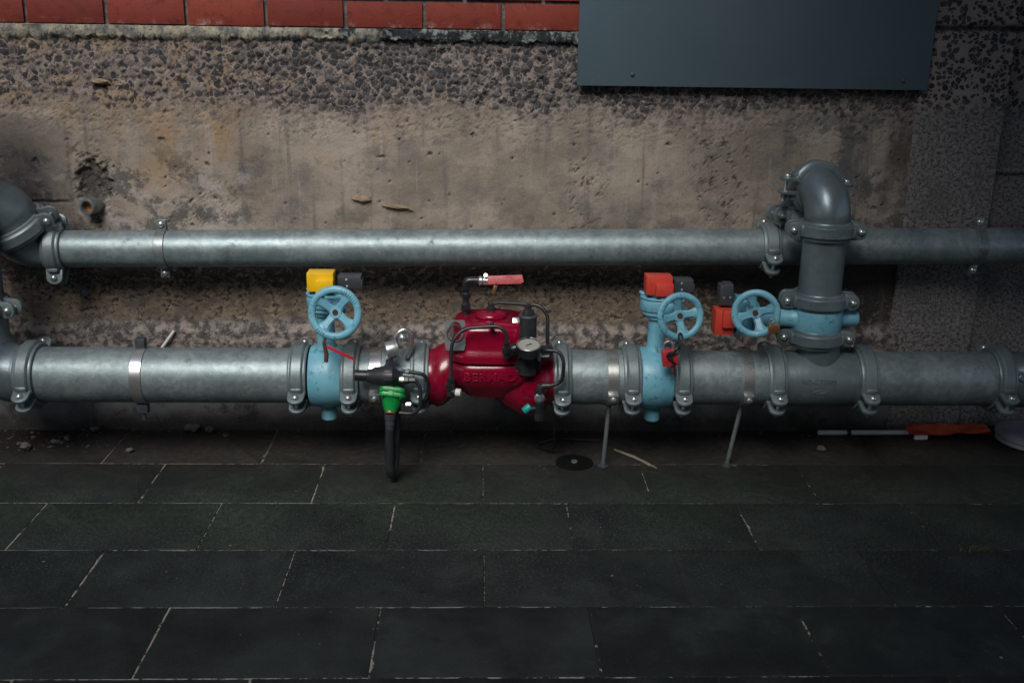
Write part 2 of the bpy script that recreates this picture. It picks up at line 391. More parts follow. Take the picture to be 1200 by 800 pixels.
    hb = g.add(g.mul(st, g.sub(g.mul(g.mul(dome, cr[1]), 0.013), 0.002)), g.add(g.mul(n30, 0.009), g.mul(st2, -0.002)))
    hb = g.add(hb, -0.008)
    hs = g.sub(g.mul(g.sub(n30, 0.5), 0.003), g.mul(holes, 0.007))
    hs = g.sub(hs, g.mul(crack, 0.006))
    hl = g.add(g.mul(g.sub(l1, 0.5), 0.016), g.add(g.mul(g.sub(l2, 0.5), 0.007), g.mul(g.sm(mould_shade, 0.5, 0.6), -0.003)))
    hl = g.mul(hl, g.inv(g.mul(ft, 0.85)))
    ridge = g.mul(g.sm(g.add(Z, g.mul(g.sub(n9, 0.5), 0.03)), 0.375, 0.345), 0.022)
    hl = g.add(hl, ridge)
    hh = g.add(hs, g.mul(low, g.sub(hl, hs)))
    hh = g.add(hh, g.mul(band, g.sub(hb, hh)))
    h = g.sub(h, g.add(g.mul(cav, 0.018), g.add(g.mul(fpit, 0.004), g.mul(g.mul(fringe, g.sub(0.62, n30)), 0.007))))
    lg = g.mul(g.sm(g.add(X, g.mul(g.sub(n30, .5), .02)), -1.285, -1.30), g.mul(g.sm(Zj, 1.05, 1.03), 0.008))
    h = g.add(g.add(h, hh), lg)
    return g.fin(c, 0.86, 0, 0.3, bump=g.add(n120, g.mul(g.noise(uv, 300, 3.0), 0.5)), bstr=0.5, bdist=0.003, disp=h)
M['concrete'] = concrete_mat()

def pier_mat():
    g = NT('pebbled_concrete', disp=True)
    X, Y, Z = g.sep(g.P)
    uv = g.xyz(g.add(X, Y), Z, 0.0)
    n9 = g.noise(uv, 8.0, 6.0, 0.65)
    n30 = g.noise(uv, 40.0, 6.0, 0.7)
    wv = g.warp(g.warp(uv, 16.0, 0.03), 50.0, 0.016)
    up_ = g.sm(g.add(Z, g.mul(g.sub(n9, .5), .1)), 1.05, 1.12)
    v1 = g.vor(wv, 58.0); ve = g.vor(wv, 58.0, 'DISTANCE_TO_EDGE')
    cr = g.n('ShaderNodeSeparateColor', {0: v1.outputs['Color']}).outputs
    ed = g.add(g.m('MINIMUM', g.sub(g.add(0.40, g.mul(cr[2], 0.32)), v1.outputs['Distance']), g.sub(g.mul(ve.outputs['Distance'], 1.5), 0.02)), g.mul(g.sub(g.noise(uv, 70.0, 5.0, 0.72), 0.5), 0.26))
    st = g.mul(g.sm(ed, 0.0, 0.06), g.m('LESS_THAN', cr[0], 0.93))
    a = g.mix(n30, (0.17, 0.15, 0.142), (0.34, 0.30, 0.285))
    a = g.mix(st, a, g.mix(cr[1], (0.025, 0.026, 0.03), (0.06, 0.06, 0.066)))
    pits = g.sm(g.noise(uv, 95.0, 5.0, 0.8), 0.47, 0.56)
    b = g.mix(pits, (0.235, 0.222, 0.22), (0.075, 0.072, 0.073))
    b = g.mix(g.sm(n9, 0.45, 0.7, 0.0, 0.6), b, (0.12, 0.113, 0.113))
    c = g.mix(up_, b, a)
    jz = g.m('ABSOLUTE', g.sub(g.add(Z, g.mul(g.sub(n30, 0.5), 0.03)), 1.335))
    j = g.inv(g.sm(jz, 0.003, 0.014))
    c = g.mix(g.mul(j, 0.8), c, (0.02, 0.02, 0.022))
    h = g.add(g.mul(g.mul(st, up_), -0.002), g.mul(g.mul(g.inv(up_), pits), -0.0022))
    h = g.add(g.add(h, g.mul(g.sub(n9, 0.5), 0.007)), g.add(g.mul(n30, 0.003), g.mul(j, -0.012)))
    return g.fin(c, 0.88, 0, 0.3, bump=g.noise(uv, 220, 4.0), bstr=0.5, bdist=0.003, disp=h)
M['pier'] = pier_mat()

def paving_mat():
    g = NT('bluestone_slab')
    rnd = g.n('ShaderNodeNewGeometry').outputs['Random Per Island']
    X, Y, Z = g.sep(g.P)
    p = g.vadd(g.P, g.xyz(g.mul(rnd, 9.0), g.mul(rnd, 5.0), 0.0))
    a = g.noise(p, 3.0, 6.0, 0.65)
    f = g.noise(g.P, 160.0, 4.0, 0.7)
    f2 = g.noise(g.P, 45.0, 5.0, 0.7)
    c = g.mix(rnd, (0.0110, 0.0150, 0.0150), (0.0230, 0.0285, 0.0275))
    blot = g.noise(g.warp(g.P, 3.0, 0.2), 7.0, 8.0, 0.72)
    c = g.mix(g.sm(blot, 0.46, 0.66, 0.0, 0.6), c, (0.036, 0.044, 0.042))
    c = g.mix(g.sm(blot, 0.44, 0.32, 0.0, 0.7), c, (0.007, 0.009, 0.0095))
    c = g.mix(g.sm(a, 0.4, 0.7), c, (0.009, 0.012, 0.0125))
    # green algae where water runs off, brown silt along the foot of the wall
    yj = g.add(Y, g.mul(g.sub(g.noise(g.P, 4.0, 5.0, 0.65), 0.5), 0.5))
    al = g.mul(g.sm(yj, -0.95, -0.62), g.sm(yj, -0.26, -0.52))
    al = g.mul(al, g.sm(g.noise(g.vadd(g.P, (3, 1, 0)), 2.3, 5.0, 0.6), 0.36, 0.58))
    c = g.mix(g.mul(al, 0.8), c, g.mix(g.sm(f2, 0.4, 0.6), (0.018, 0.028, 0.0175), (0.036, 0.048, 0.034)))
    worn = g.mul(g.sm(f, 0.52, 0.66), g.add(0.22, g.mul(g.sm(yj, -1.25, -0.8), g.sm(yj, -0.36, -0.6))))
    c = g.mix(g.mul(worn, 0.6), c, (0.075, 0.092, 0.09))
    silt = g.sm(g.add(Y, g.mul(g.sub(g.noise(g.P, 5.0, 6.0, 0.7), 0.5), 0.34)), -0.52, -0.12)
    c = g.mix(g.mul(silt, 0.8), c, g.mix(g.sm(f2, 0.4, 0.62), (0.026, 0.0225, 0.0195), (0.050, 0.042, 0.035)))
    dirt = g.mul(g.sm(X, -1.36, -1.46), g.sm(g.add(Y, g.mul(g.sub(f2, 0.5), 0.1)), -0.27, -0.20))
    c = g.mix(dirt, c, (0.022, 0.017, 0.015))
    sp = g.sm(f, 0.66, 0.74)
    c = g.mix(g.mul(sp, 0.4), c, (0.10, 0.105, 0.1))
    vs = g.vor(g.vadd(g.P, (1.3, 2.7, 0)), 11.0)
    vc = g.n('ShaderNodeSeparateColor', {0: vs.outputs['Color']}).outputs
    fleck = g.mul(g.inv(g.sm(vs.outputs['Distance'], 0.03, 0.05)), g.m('LESS_THAN', vc[0], 0.16))
    c = g.mix(fleck, c, (0.2, 0.19, 0.17))
    r = g.add(0.66, g.mul(g.sub(a, 0.5), 0.35))
    return g.fin(c, r, 0, 0.22, bump=g.add(g.mul(f, 0.6), g.add(f2, g.mul(a, 2.0))), bstr=0.45, bdist=0.003)
M['paving'] = paving_mat()

def joint_mat():
    g = NT('paving_joint')
    X, Y, Z = g.sep(g.P)
    a = g.noise(g.P, 5.0, 5.0, 0.65)
    b = g.noise(g.P, 60.0, 4.0, 0.7)
    c2_ = g.noise(g.vadd(g.P, (5, 8, 0)), 16.0, 5.0, 0.7)
    bright = g.sm(g.add(g.add(g.sub(a, g.mul(X, 0.10)), g.mul(g.sub(c2_, 0.5), 0.9)), g.mul(g.sub(b, 0.5), 0.8)), 0.45, 0.64)
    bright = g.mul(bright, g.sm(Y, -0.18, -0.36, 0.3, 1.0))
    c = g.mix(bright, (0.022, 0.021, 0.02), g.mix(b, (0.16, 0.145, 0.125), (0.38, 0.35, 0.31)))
    return g.fin(c, 0.9, 0, 0.2, bump=b, bstr=0.6, bdist=0.004)
M['joint'] = joint_mat()

def asphalt_mat():
    g = NT('ground_asphalt')
    a = g.noise(g.P, 60.0, 5.0, 0.7)
    return g.fin(g.mix(a, (0.03, 0.032, 0.033), (0.06, 0.062, 0.062)), 0.85, bump=a, bstr=0.6, bdist=0.005)
M['asphalt'] = asphalt_mat()
M['render'] = mortar_mat('grey_render', (0.22, 0.22, 0.215), (0.16, 0.16, 0.158), 6)

# ------------------------------------------------------------------ mesh builder
def frame(d):
    d = Vector(d).normalized()
    a = Vector((0, 0, 1)) if abs(d.z) < 0.9 else Vector((1, 0, 0))
    u = d.cross(a).normalized()
    return u, d.cross(u).normalized(), d

class MB:
    def __init__(self):
        self.v = []; self.f = []
    def add(self, vs, fs):
        o = len(self.v)
        self.v += [Vector(x) for x in vs]
        self.f += [[i + o for i in f] for f in fs]
        return self
    def from_bm(self, bm):
        bm.verts.index_update()
        self.add([v.co.copy() for v in bm.verts], [[v.index for v in f.verts] for f in bm.faces])
        bm.free(); return self
    def box(self, c, s, bev=0.0, rot=None, seg=2):
        bm = bmesh.new()
        bmesh.ops.create_cube(bm, size=1.0)
        for v in bm.verts:
            v.co = Vector((v.co.x * s[0], v.co.y * s[1], v.co.z * s[2]))
        if bev > 0:
            bmesh.ops.bevel(bm, geom=list(bm.edges), offset=bev, segments=seg, affect='EDGES', profile=0.5)
        for v in bm.verts:
            if rot is not None: v.co = rot @ v.co
            v.co = v.co + Vector(c)
        return self.from_bm(bm)
    def lathe(self, prof, o, d, n=32, cap=True):
        """prof: list of (axial, radius)"""
        u, w, d = frame(d); o = Vector(o)
        vs = []; fs = []
        for (t, r) in prof:
            for k in range(n):
                a = 2 * PI * k / n
                vs.append(o + d * t + (u * math.cos(a) + w * math.sin(a)) * r)
        for i in range(len(prof) - 1):
            for k in range(n):
                k2 = (k + 1) % n
                fs.append([i * n + k, i * n + k2, (i + 1) * n + k2, (i + 1) * n + k])
        if cap:
            fs.append([k for k in range(n)][::-1])
            fs.append([(len(prof) - 1) * n + k for k in range(n)])
        return self.add(vs, fs)
    def cyl(self, p0, p1, r, r1=None, n=20, bev=0.0):
        p0 = Vector(p0); p1 = Vector(p1); L = (p1 - p0).length
        r1 = r if r1 is None else r1
        if bev > 0:
            return self.lathe([(0, r - bev), (bev * .3, r - bev * .3), (bev, r), (L - bev, r1), (L - bev * .3, r1 - bev * .3), (L, r1 - bev)], p0, p1 - p0, n)
        return self.lathe([(0, r), (L, r1)], p0, p1 - p0, n)
    def hexnut(self, p0, p1, r):
        return self.cyl(p0, p1, r, n=6, bev=r * 0.12)
    def tube(self, path, r, n=10, corner=0.0, cap=True, seg=6):
        pts = [Vector(p) for p in path]
        if corner > 0:
            out = [pts[0]]
            for i in range(1, len(pts) - 1):
                a, b, c = pts[i - 1], pts[i], pts[i + 1]
                d1 = (a - b); d2 = (c - b)
                k = min(corner, d1.length * 0.48, d2.length * 0.48)
                q0 = b + d1.normalized() * k; q1 = b + d2.normalized() * k
                for s in range(seg + 1):
                    t = s / seg
                    out.append(q0 * (1 - t) ** 2 + b * 2 * t * (1 - t) + q1 * t * t)
            out.append(pts[-1]); pts = out
        rs = r if isinstance(r, (list, tuple)) else [r] * len(pts)
        vs = []; fs = []
        t0 = (pts[1] - pts[0]).normalized()
        u, w, _ = frame(t0)
        for i, p in enumerate(pts):
            if i == 0: t = t0
            elif i == len(pts) - 1: t = (pts[i] - pts[i - 1]).normalized()
            else: t = ((pts[i + 1] - pts[i]).normalized() + (pts[i] - pts[i - 1]).normalized()).normalized()
            u = (u - t * u.dot(t)).normalized(); w = t.cross(u)
            for k in range(n):
                a = 2 * PI * k / n
                vs.append(p + (u * math.cos(a) + w * math.sin(a)) * rs[i])
        for i in range(len(pts) - 1):
            for k in range(n):
                k2 = (k + 1) % n
                fs.append([i * n + k, i * n + k2, (i + 1) * n + k2, (i + 1) * n + k])
        if cap:
            fs.append(list(range(n))[::-1]); fs.append([(len(pts) - 1) * n + k for k in range(n)])
        return self.add(vs, fs)
    def torus(self, c, axis, Rm, r, n=48, m=12, a0=0, a1=2 * PI):
        u, w, d = frame(axis); c = Vector(c)
        full = abs(a1 - a0 - 2 * PI) < 1e-6
        vs = []; fs = []; cnt = n if full else n + 1
        for i in range(cnt):
            a = a0 + (a1 - a0) * i / n
            rd = u * math.cos(a) + w * math.sin(a)
            for k in range(m):
                b = 2 * PI * k / m
                vs.append(c + rd * (Rm + r * math.cos(b)) + d * (r * math.sin(b)))
        for i in range(n):
            i2 = (i + 1) % cnt
            for k in range(m):
                k2 = (k + 1) % m
                fs.append([i * m + k, i2 * m + k, i2 * m + k2, i * m + k2])
        return self.add(vs, fs)
    def prism(self, poly, z0, z1, mtx=None, bev=0.0):
        bm = bmesh.new()
        b = [bm.verts.new((x, y, z0)) for x, y in poly]
        t = [bm.verts.new((x, y, z1)) for x, y in poly]
        n = len(poly)
        bm.faces.new(b[::-1]); bm.faces.new(t)
        for i in range(n):
            bm.faces.new([b[i], b[(i + 1) % n], t[(i + 1) % n], t[i]])
        bm.normal_update()
        if bev > 0:
            es = [e for e in bm.edges if e.calc_face_angle(0) > 0.6]
            bmesh.ops.bevel(bm, geom=es, offset=bev, segments=2, affect='EDGES', profile=0.5)
        if mtx is not None:
            for v in bm.verts: v.co = mtx @ v.co
        return self.from_bm(bm)
    def xform(self, mtx):
        self.v = [mtx @ v for v in self.v]; return self
    def build(self, name, mat, parent=None, ang=35, recalc=True):
        off = Vector(parent.get('_o', (0, 0, 0))) if parent is not None else Vector()
        me = bpy.data.meshes.new(name)
        me.from_pydata([v - off for v in self.v], [], self.f)
        if recalc:
            bm = bmesh.new(); bm.from_mesh(me)
            bmesh.ops.recalc_face_normals(bm, faces=list(bm.faces))
            bm.to_mesh(me); bm.free()
        for p in me.polygons: p.use_smooth = True
        me.set_sharp_from_angle(angle=R(ang))
        me.materials.append(mat)
        o = bpy.data.objects.new(name, me)
        COL.objects.link(o)
        if parent is not None:
            o.parent = parent
            o['_o'] = off
        return o

def tag(o, label=None, cat=None, group=None, kind=None):
    if label: o['label'] = label
    if cat: o['category'] = cat
    if group: o['group'] = group
    if kind: o['kind'] = kind
    return o

def thing(name, label, cat, loc=(0, 0, 0), group=None):
    """Empty at the base; parts are given in world metres and stored relative to it."""
    o = bpy.data.objects.new(name, None)
    o.empty_display_size = 0.05
    COL.objects.link(o)
    o.location = loc
    o['_o'] = Vector(loc)
    return tag(o, label, cat, group)

def solid(name, mb, mat, label, cat, group=None, ang=35):
    """a thing that is one mesh, its origin at the foot of its own bounds"""
    lo = Vector((min(v.x for v in mb.v), min(v.y for v in mb.v), min(v.z for v in mb.v)))
    hi = Vector((max(v.x for v in mb.v), max(v.y for v in mb.v), max(v.z for v in mb.v)))
    base = Vector(((lo.x + hi.x) / 2, (lo.y + hi.y) / 2, lo.z))
    mb.v = [v - base for v in mb.v]
    o = mb.build(name, mat, None, ang)
    o.location = base
    return tag(o, label, cat, group)

def dup(root, mtx, label):
    r = root.copy(); COL.objects.link(r)
    r.matrix_world = mtx
    r['label'] = label
    for ch in list(root.children):
        c = ch.copy(); COL.objects.link(c); c.parent = r
        for gch in ch.children:
            d = gch.copy(); COL.objects.link(d); d.parent = c
    return r

def text_mb(s, size, ext):
    cu = bpy.data.curves.new('lettering', 'FONT')
    cu.body = s; cu.size = size; cu.extrude = ext; cu.align_x = 'CENTER'; cu.align_y = 'CENTER'
    cu.offset = size * 0.012; cu.space_character = 1.12
    cu.bevel_depth = 0.0004; cu.resolution_u = 3
    o = bpy.data.objects.new('lettering', cu)
    COL.objects.link(o)
    dg = bpy.context.evaluated_depsgraph_get()
    me = bpy.data.meshes.new_from_object(o.evaluated_get(dg))
    mb = MB().add([v.co.copy() for v in me.vertices], [list(p.vertices) for p in me.polygons])
    bpy.data.objects.remove(o); bpy.data.curves.remove(cu); bpy.data.meshes.remove(me)
    return mb

# ------------------------------------------------------------------ the ground
def build_ground():
    g = MB().add([(-30, -30, -0.008), (30, -30, -0.008), (30, 30, -0.008), (-30, 30, -0.008)], [[0, 1, 2, 3]])
    tag(g.build('ground', M['asphalt']), kind='structure')
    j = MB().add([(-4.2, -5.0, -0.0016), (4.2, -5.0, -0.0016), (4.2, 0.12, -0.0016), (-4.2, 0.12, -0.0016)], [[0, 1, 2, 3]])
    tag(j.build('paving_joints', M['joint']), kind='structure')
    W, D = 0.4957, 0.2792
    offs = {-1: -0.682, 0: -0.9773, 1: -1.2314, 2: -0.9737, 3: -0.7257}
    gap = 0.0024
    mb = MB()
    r = random.Random(3)
    for row in range(-1, 17):
        y1 = -0.3055 - D * row
        y0 = y1 - D
        if row == -1: y1, y0 = 0.03, -0.3055
        off = offs.get(row, offs[1 + row % 3] if row > 3 else 0) + (0.13 * (row % 2) if row > 3 else 0)
        k = -8
        while True:
            x0 = off + k * W; x1 = x0 + W; k += 1
            if x0 > 4.0: break
            if x1 < -4.0: continue
            x0 += r.uniform(-.002, .002); g1 = gap * r.uniform(.5, 1.1); g2 = gap * r.uniform(.5, 1.1)
            dz = r.uniform(-.0006, .0006)
            tx = r.uniform(-.0008, .0008)
            c0 = [(x0 + g1, y0 + g2), (x1 - g1, y0 + g2), (x1 - g1, y1 - g2), (x0 + g1, y1 - g2)]
            cx0, cy0 = (x0 + x1) / 2, (y0 + y1) / 2
            a = []; ins = []
            for q in range(4):
                p_, q_ = Vector(c0[q]), Vector(c0[(q + 1) % 4])
                nseg = 44 if q % 2 == 0 else 26
                inn = Vector((-(q_ - p_).y, (q_ - p_).x)).normalized()
                for t_ in range(nseg):
                    pt = p_.lerp(q_, t_ / nseg)
                    nz_ = mnoise.noise(Vector((pt.x * 30, pt.y * 30, row * 3.7 + k))) * 0.0010 + mnoise.noise(Vector((pt.x * 110, pt.y * 110, row + k * 2.1))) * 0.0007
                    ch = max(0.0, mnoise.noise(Vector((pt.x * 24 + 9, pt.y * 24, k * 1.3 + row))) - 0.52) * 0.022
                    if t_ == 0: ch += abs(nz_) * 1.5
                    o_ = pt + inn * (max(-0.0012, nz_) + ch)
                    i_ = o_ + inn * (0.0018 + ch * 0.5)
                    a.append((o_.x, o_.y)); ins.append((i_.x, i_.y))
            m4 = len(a)
            vs = [(x, y, -0.006) for x, y in a] + [(x, y, -0.0012 + dz) for x, y in a] + [(x, y, dz + tx * (x - cx0) * 4) for x, y in ins]
            fs = [[2 * m4 + i for i in range(m4)]]
            for i in range(m4):
                i2 = (i + 1) % m4
                fs += [[i, i2, m4 + i2, m4 + i], [m4 + i, m4 + i2, 2 * m4 + i2, 2 * m4 + i]]
            mb.add(vs, fs)
    tag(mb.build('paving', M['paving'], recalc=False), kind='structure')
build_ground()

# ------------------------------------------------------------------ the wall
def grid_xz(mb, x0, x1, z0, z1, y, step):
    nx = max(1, int(round((x1 - x0) / step))); nz = max(1, int(round((z1 - z0) / step)))
    vs = [(x0 + (x1 - x0) * i / nx, y, z0 + (z1 - z0) * k / nz) for k in range(nz + 1) for i in range(nx + 1)]
    fs = [[k * (nx + 1) + i, k * (nx + 1) + i + 1, (k + 1) * (nx + 1) + i + 1, (k + 1) * (nx + 1) + i] for k in range(nz) for i in range(nx)]
    mb.add(vs, fs)

wall = thing('concrete_wall', 'weathered concrete wall with exposed pebble band, running behind both pipes', 'wall')
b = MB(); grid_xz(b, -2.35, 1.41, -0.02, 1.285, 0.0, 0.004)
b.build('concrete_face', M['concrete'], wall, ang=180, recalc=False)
b = MB()
grid_xz(b, 1.38, 1.66, -0.02, 2.0, -0.012, 0.005)
n0 = len(b.v)
ny, nz = 16, 404
vs = [(1.66, -0.012 + 0.07 * i / ny, -0.02 + 2.02 * k / nz) for k in range(nz + 1) for i in range(ny + 1)]
fs = [[k * (ny + 1) + i, k * (ny + 1) + i + 1, (k + 1) * (ny + 1) + i + 1, (k + 1) * (ny + 1) + i] for k in range(nz) for i in range(ny)]
b.add(vs, fs)
for v in b.v[:n0]:
    if v.x < 1.3801: v.x += 0.02 * (mnoise.noise(Vector((v.z * 7, 0.3, 2))) + 0.6 * mnoise.noise(Vector((v.z * 25, 1.3, 5)))); v.y = 0.03
b.build('pier', M['pier'], wall, ang=180, recalc=False)
b = MB(); grid_xz(b, 1.655, 3.0, -0.02, 2.0, 0.045, 0.006)
b.box((2.33, 0.045, 0.895), (1.33, 0.03, 0.02), 0.004)
b.build('recessed_face', M['pier'], wall, ang=180, recalc=False)
b = MB().box((0.3, 0.30, 1.3), (5.3, 0.4, 2.64))
b.build('wall_core', M['mortar'], wall)
# mortar ledge under the bricks, broken along its lower edge
b = MB()
nx = 1500
prof = [(0.004, 1.309), (-0.010, 1.306), (-0.0115, 1.296), (-0.011, 1.286), (-0.009, 1.277), (0.006, 1.268)]
vs = []; fs = []
for i in range(nx + 1):
    x = -2.35 + (1.41 + 2.35) * i / nx
    for q, (py, pz) in enumerate(prof):
        nn = 0.5 * mnoise.noise(Vector((x * 17, q * 0.55, 1.3))) + 0.55 * mnoise.noise(Vector((x * 60, q * 0.9, 4.0))) + 0.4 * mnoise.noise(Vector((x * 150, q * 1.7, 9.0)))
        nl = 0.6 * mnoise.noise(Vector((x * 6, 2.2, 0.4))) + 0.6 * mnoise.noise(Vector((x * 26, 5.0, 0))) + 0.45 * mnoise.noise(Vector((x * 90, 7.0, q * 0.3)))
        dz = 0.0 if q < 2 else nl * 0.009 * (q - 1) / 2
        vs.append((x, min(py + nn * 0.010, 0.004 if q not in (1, 2, 3) else -0.003), pz + dz))
m_ = len(prof)
for i in range(nx):
    for q in range(m_ - 1):
        fs.append([i * m_ + q, i * m_ + q + 1, (i + 1) * m_ + q + 1, (i + 1) * m_ + q])
b.add(vs, fs)
b.build('mortar_ledge', M['ledge'], wall, ang=60)
# brick courses
b = MB()
r = random.Random(5)
for course in range(10):
    z0 = 1.3105 + course * 0.086
    off = -1.3732 + (0.12 if course % 2 else 0.0)
    for k in range(-4, 13):
        x0 = off + 0.24 * k + 0.005; x1 = x0 + 0.23
        if x0 > 1.39: continue
        x1 = min(x1, 1.397)
        if x1 - x0 < .03: continue
        b.box(((x0 + x1) / 2 + r.uniform(-.001, .001), 0.05 - 0.006 + r.uniform(-.0012, .0012), z0 + 0.038 + r.uniform(-.0008, .0008)), (x1 - x0 - r.uniform(0, .002), 0.1, 0.076), 0.0022, seg=2)
b.build('brick_course', M['brick'], wall)
b = MB().box((-0.48, 0.05, 1.72), (3.75, 0.09, 0.84))
b.build('brick_mortar', M['mortar'], wall)

# slate-blue sheet fixed over the bricks
pan = thing('sheet_panel', 'slate blue painted metal sheet screwed flat over the top right of the wall', 'panel', (0.846, -0.03, 1.149))
MB().box((0.846, -0.029, 1.549), (1.098, 0.010, 0.80), 0.0015).build('sheet', M['sheet'], pan)
for sx, sz in ((0.468, 1.184), (1.315, 1.176), (0.468, 1.9), (1.315, 1.9)):
    s = MB().lathe([(0, 0.0075), (0.0015, 0.0075), (0.004, 0.005), (0.0048, 0.0015)], (sx, -0.034, sz), (0, -1, 0), 14)
    s.build('screw', M['charcoal'], pan)

# rusty stub of an old pipe in the wall
st = thing('pipe_stub', 'short rusty open pipe stub sticking out of the left of the concrete wall', 'pipe', (-1.225, 0, 0.75))
dv = Vector((-0.25, -0.9, 0.02)).normalized()
c0 = Vector((-1.215, 0.02, 0.757))
prof = [(0, 0.021), (0.034, 0.021), (0.034, 0.0265), (0.072, 0.0265), (0.074, 0.025), (0.074, 0.019), (0.05, 0.0185)]
MB().lathe(prof, c0, dv, 24, cap=False).build('socket', M['dullzinc'], st)
MB().lathe([(0.045, 0.0001), (0.05, 0.0185)], c0, dv, 24, cap=False).build('rust_plug', M['rustlight'], st)

# ------------------------------------------------------------------ pipes
Y_L, Z_L, R_L = -0.30, 0.290, 0.084          # lower pipe
Y_U, R_U = -0.13, 0.057                       # upper pipe
def zu(x): return 0.643 + 0.0122 * (x + 1.2)
X_R, R_R = 1.030, 0.064                       # riser

def ring_pipe(p0, p1, r, n=64):
    p0 = Vector(p0); p1 = Vector(p1); L = (p1 - p0).length
    k = max(2, int(L / 0.05))
    t = 0.006
    prof = [(0, r - t), (0, r - 0.0008), (0.0008, r)] + [(L * i / k, r) for i in range(1, k)] + [(L - 0.0008, r), (L, r - 0.0008), (L, r - t)]
    return MB().lathe(prof, p0, p1 - p0, n, cap=False)
GP = 'galvanised pipe lengths'
def lower_pipe(x0, x1, label):
    return solid('steel_pipe', ring_pipe((x0, Y_L, Z_L), (x1, Y_L, Z_L), R_L), M['pipe'], label, 'pipe', GP)
lower_pipe(-1.348, -0.546, 'long thick galvanised pipe at lower left, from elbow to the yellow-topped blue valve')
lower_pipe(-0.386, -0.181, 'short thick galvanised pipe behind the green and black regulator')
lower_pipe(0.254, 0.462, 'thick galvanised pipe between the red control valve and the red-topped blue valve')
lower_pipe(0.620, 0.904, 'thick galvanised pipe below the two right-hand handwheels, left of the tee')
lower_pipe(1.189, 1.609, 'thick galvanised pipe at lower right above the orange flag')
solid('steel_pipe', ring_pipe((-1.306, Y_U, zu(-1.306)), (0.907, Y_U, zu(0.907)), R_U), M['pipe'],
      'long thin galvanised pipe running across the middle of the wall', 'pipe', GP)
solid('steel_pipe', ring_pipe((1.097, Y_U, zu(1.097)), (2.6, Y_U, zu(2.6)), R_U), M['pipe'],
      'thin galvanised pipe at upper right, from behind the riser to the photo edge', 'pipe', GP)
solid('steel_pipe', ring_pipe((X_R, Y_L, 0.541), (X_R, Y_L, 0.756), R_R), M['fitting'],
      'short dark grey upright pipe of the riser, between elbow and third blue valve', 'pipe', GP)
solid('steel_pipe', ring_pipe((-1.50, Y_L, 0.505), (-1.50, Y_L, 1.2), R_L), M['fitting'],
      'dark upright pipe at the left photo edge above the lower elbow', 'pipe', GP)

def arc_path(p0, d0, d1, rb, n=14, ext0=0.0, ext1=0.0):
    d0 = Vector(d0).normalized(); d1 = Vector(d1).normalized()
    ang = d0.angle(d1)
    nrm = (d1 - d0 * d0.dot(d1)).normalized()
    p0 = Vector(p0)
    out = []
    if ext0: out.append(p0)
    s = p0 + d0 * ext0
    for i in range(n + 1):
        a = ang * i / n
        out.append(s + d0 * rb * math.sin(a) + nrm * rb * (1 - math.cos(a)))
    if ext1: out.append(out[-1] + d1 * ext1)
    return out

def elbow(p0, d0, d1, rb, r, label, mat, ext0=0.03, ext1=0.03, boss=None):
    path = arc_path(p0, d0, d1, rb, 18, ext0, ext1)
    rs = [r] + [r * 1.045] * (len(path) - 2) + [r]
    rs[1] = r; rs[-2] = r
    mb = MB().tube(path, rs, 48, cap=True)
    root_loc = path[0]
    t = thing('pipe_elbow', label, 'pipe elbow', root_loc, 'elbows and tees of the pipework')
    mb.build('elbow_body', mat, t, ang=50)
    if boss:
        bp, bd = Vector(boss[0]), Vector(boss[1]).normalized()
        MB().lathe([(0, 0.014), (0.006, 0.013), (0.008, 0.010), (0.008, 0.006), (0.004, 0.005)], bp, bd, 20).build('boss', mat, t)
    return path
def tee(p0, p1, r, bdir, bl, br, label, mat):
    p0 = Vector(p0); p1 = Vector(p1); c = (p0 + p1) / 2; L = (p1 - p0).length; bdir = Vector(bdir).normalized()
    t = thing('pipe_tee', label, 'pipe tee', c - Vector((0, 0, r)), 'elbows and tees of the pipework')
    k = L * 0.14
    MB().lathe([(0, r), (k, r), (k + 0.012, r * 1.03), (L - k - 0.012, r * 1.03), (L - k, r), (L, r)], p0, p1 - p0, 56).build('tee_body', mat, t, ang=50)
    MB().lathe([(r * 0.5, br * 1.0), (r * 1.0, br), (bl, br)], c, bdir, 48).build('branch', mat, t, ang=50)
    return t

tl = tee((0.908, Y_L, Z_L), (1.185, Y_L, Z_L), R_L, (0, 0, 1), 0.135, R_R, 'large dark grey pipe tee with embossed lettering, under the riser', M['fitting'])
tl.children[0].name = 'tee_body'
# cast lettering and the diamond mark on the tee
def on_cyl(mb, xc, phi0, rr):
    """map flat text (x, y, z) onto the front of a cylinder along x at the lower pipe; phi0 is elevation from -y"""
    out = []
    for v in mb.v:
        ph = phi0 + v.y / rr
        q = rr + v.z
        out.append(Vector((xc + v.x, Y_L - math.cos(ph) * q, Z_L + math.sin(ph) * q)))
    mb.v = out
    return mb
on_cyl(text_mb('HC-C T1509', 0.018, 0.0022), 1.03, R(11), R_L * 1.03).build('embossed_lettering', M['fitting'], tl, ang=30)
lg = MB()
for pts in ([(-0.021, 0), (-0.006, 0.006), (0.005, 0.006), (0.021, 0)], [(-0.021, 0), (-0.005, -0.006), (0.006, -0.006), (0.021, 0)],
            [(-0.010, 0.0), (-0.003, 0.0035), (0.006, 0.001)], [(0.010, 0.0), (0.003, -0.0035), (-0.006, -0.001)]):
    lg.tube([(x, y, 0.0) for x, y in pts], 0.0016, 6)
on_cyl(lg, 1.035, R(-11), R_L * 1.03).build('embossed_diamond', M['fitting'], tl, ang=30)

XU = 1.003
tee((0.911, Y_U, zu(0.911)), (1.095, Y_U, zu(1.095)), R_U, (0, 0, 1), 0.105, R_U, 'small dark grey pipe tee on the thin upper pipe, behind the riser', M['fitting'])
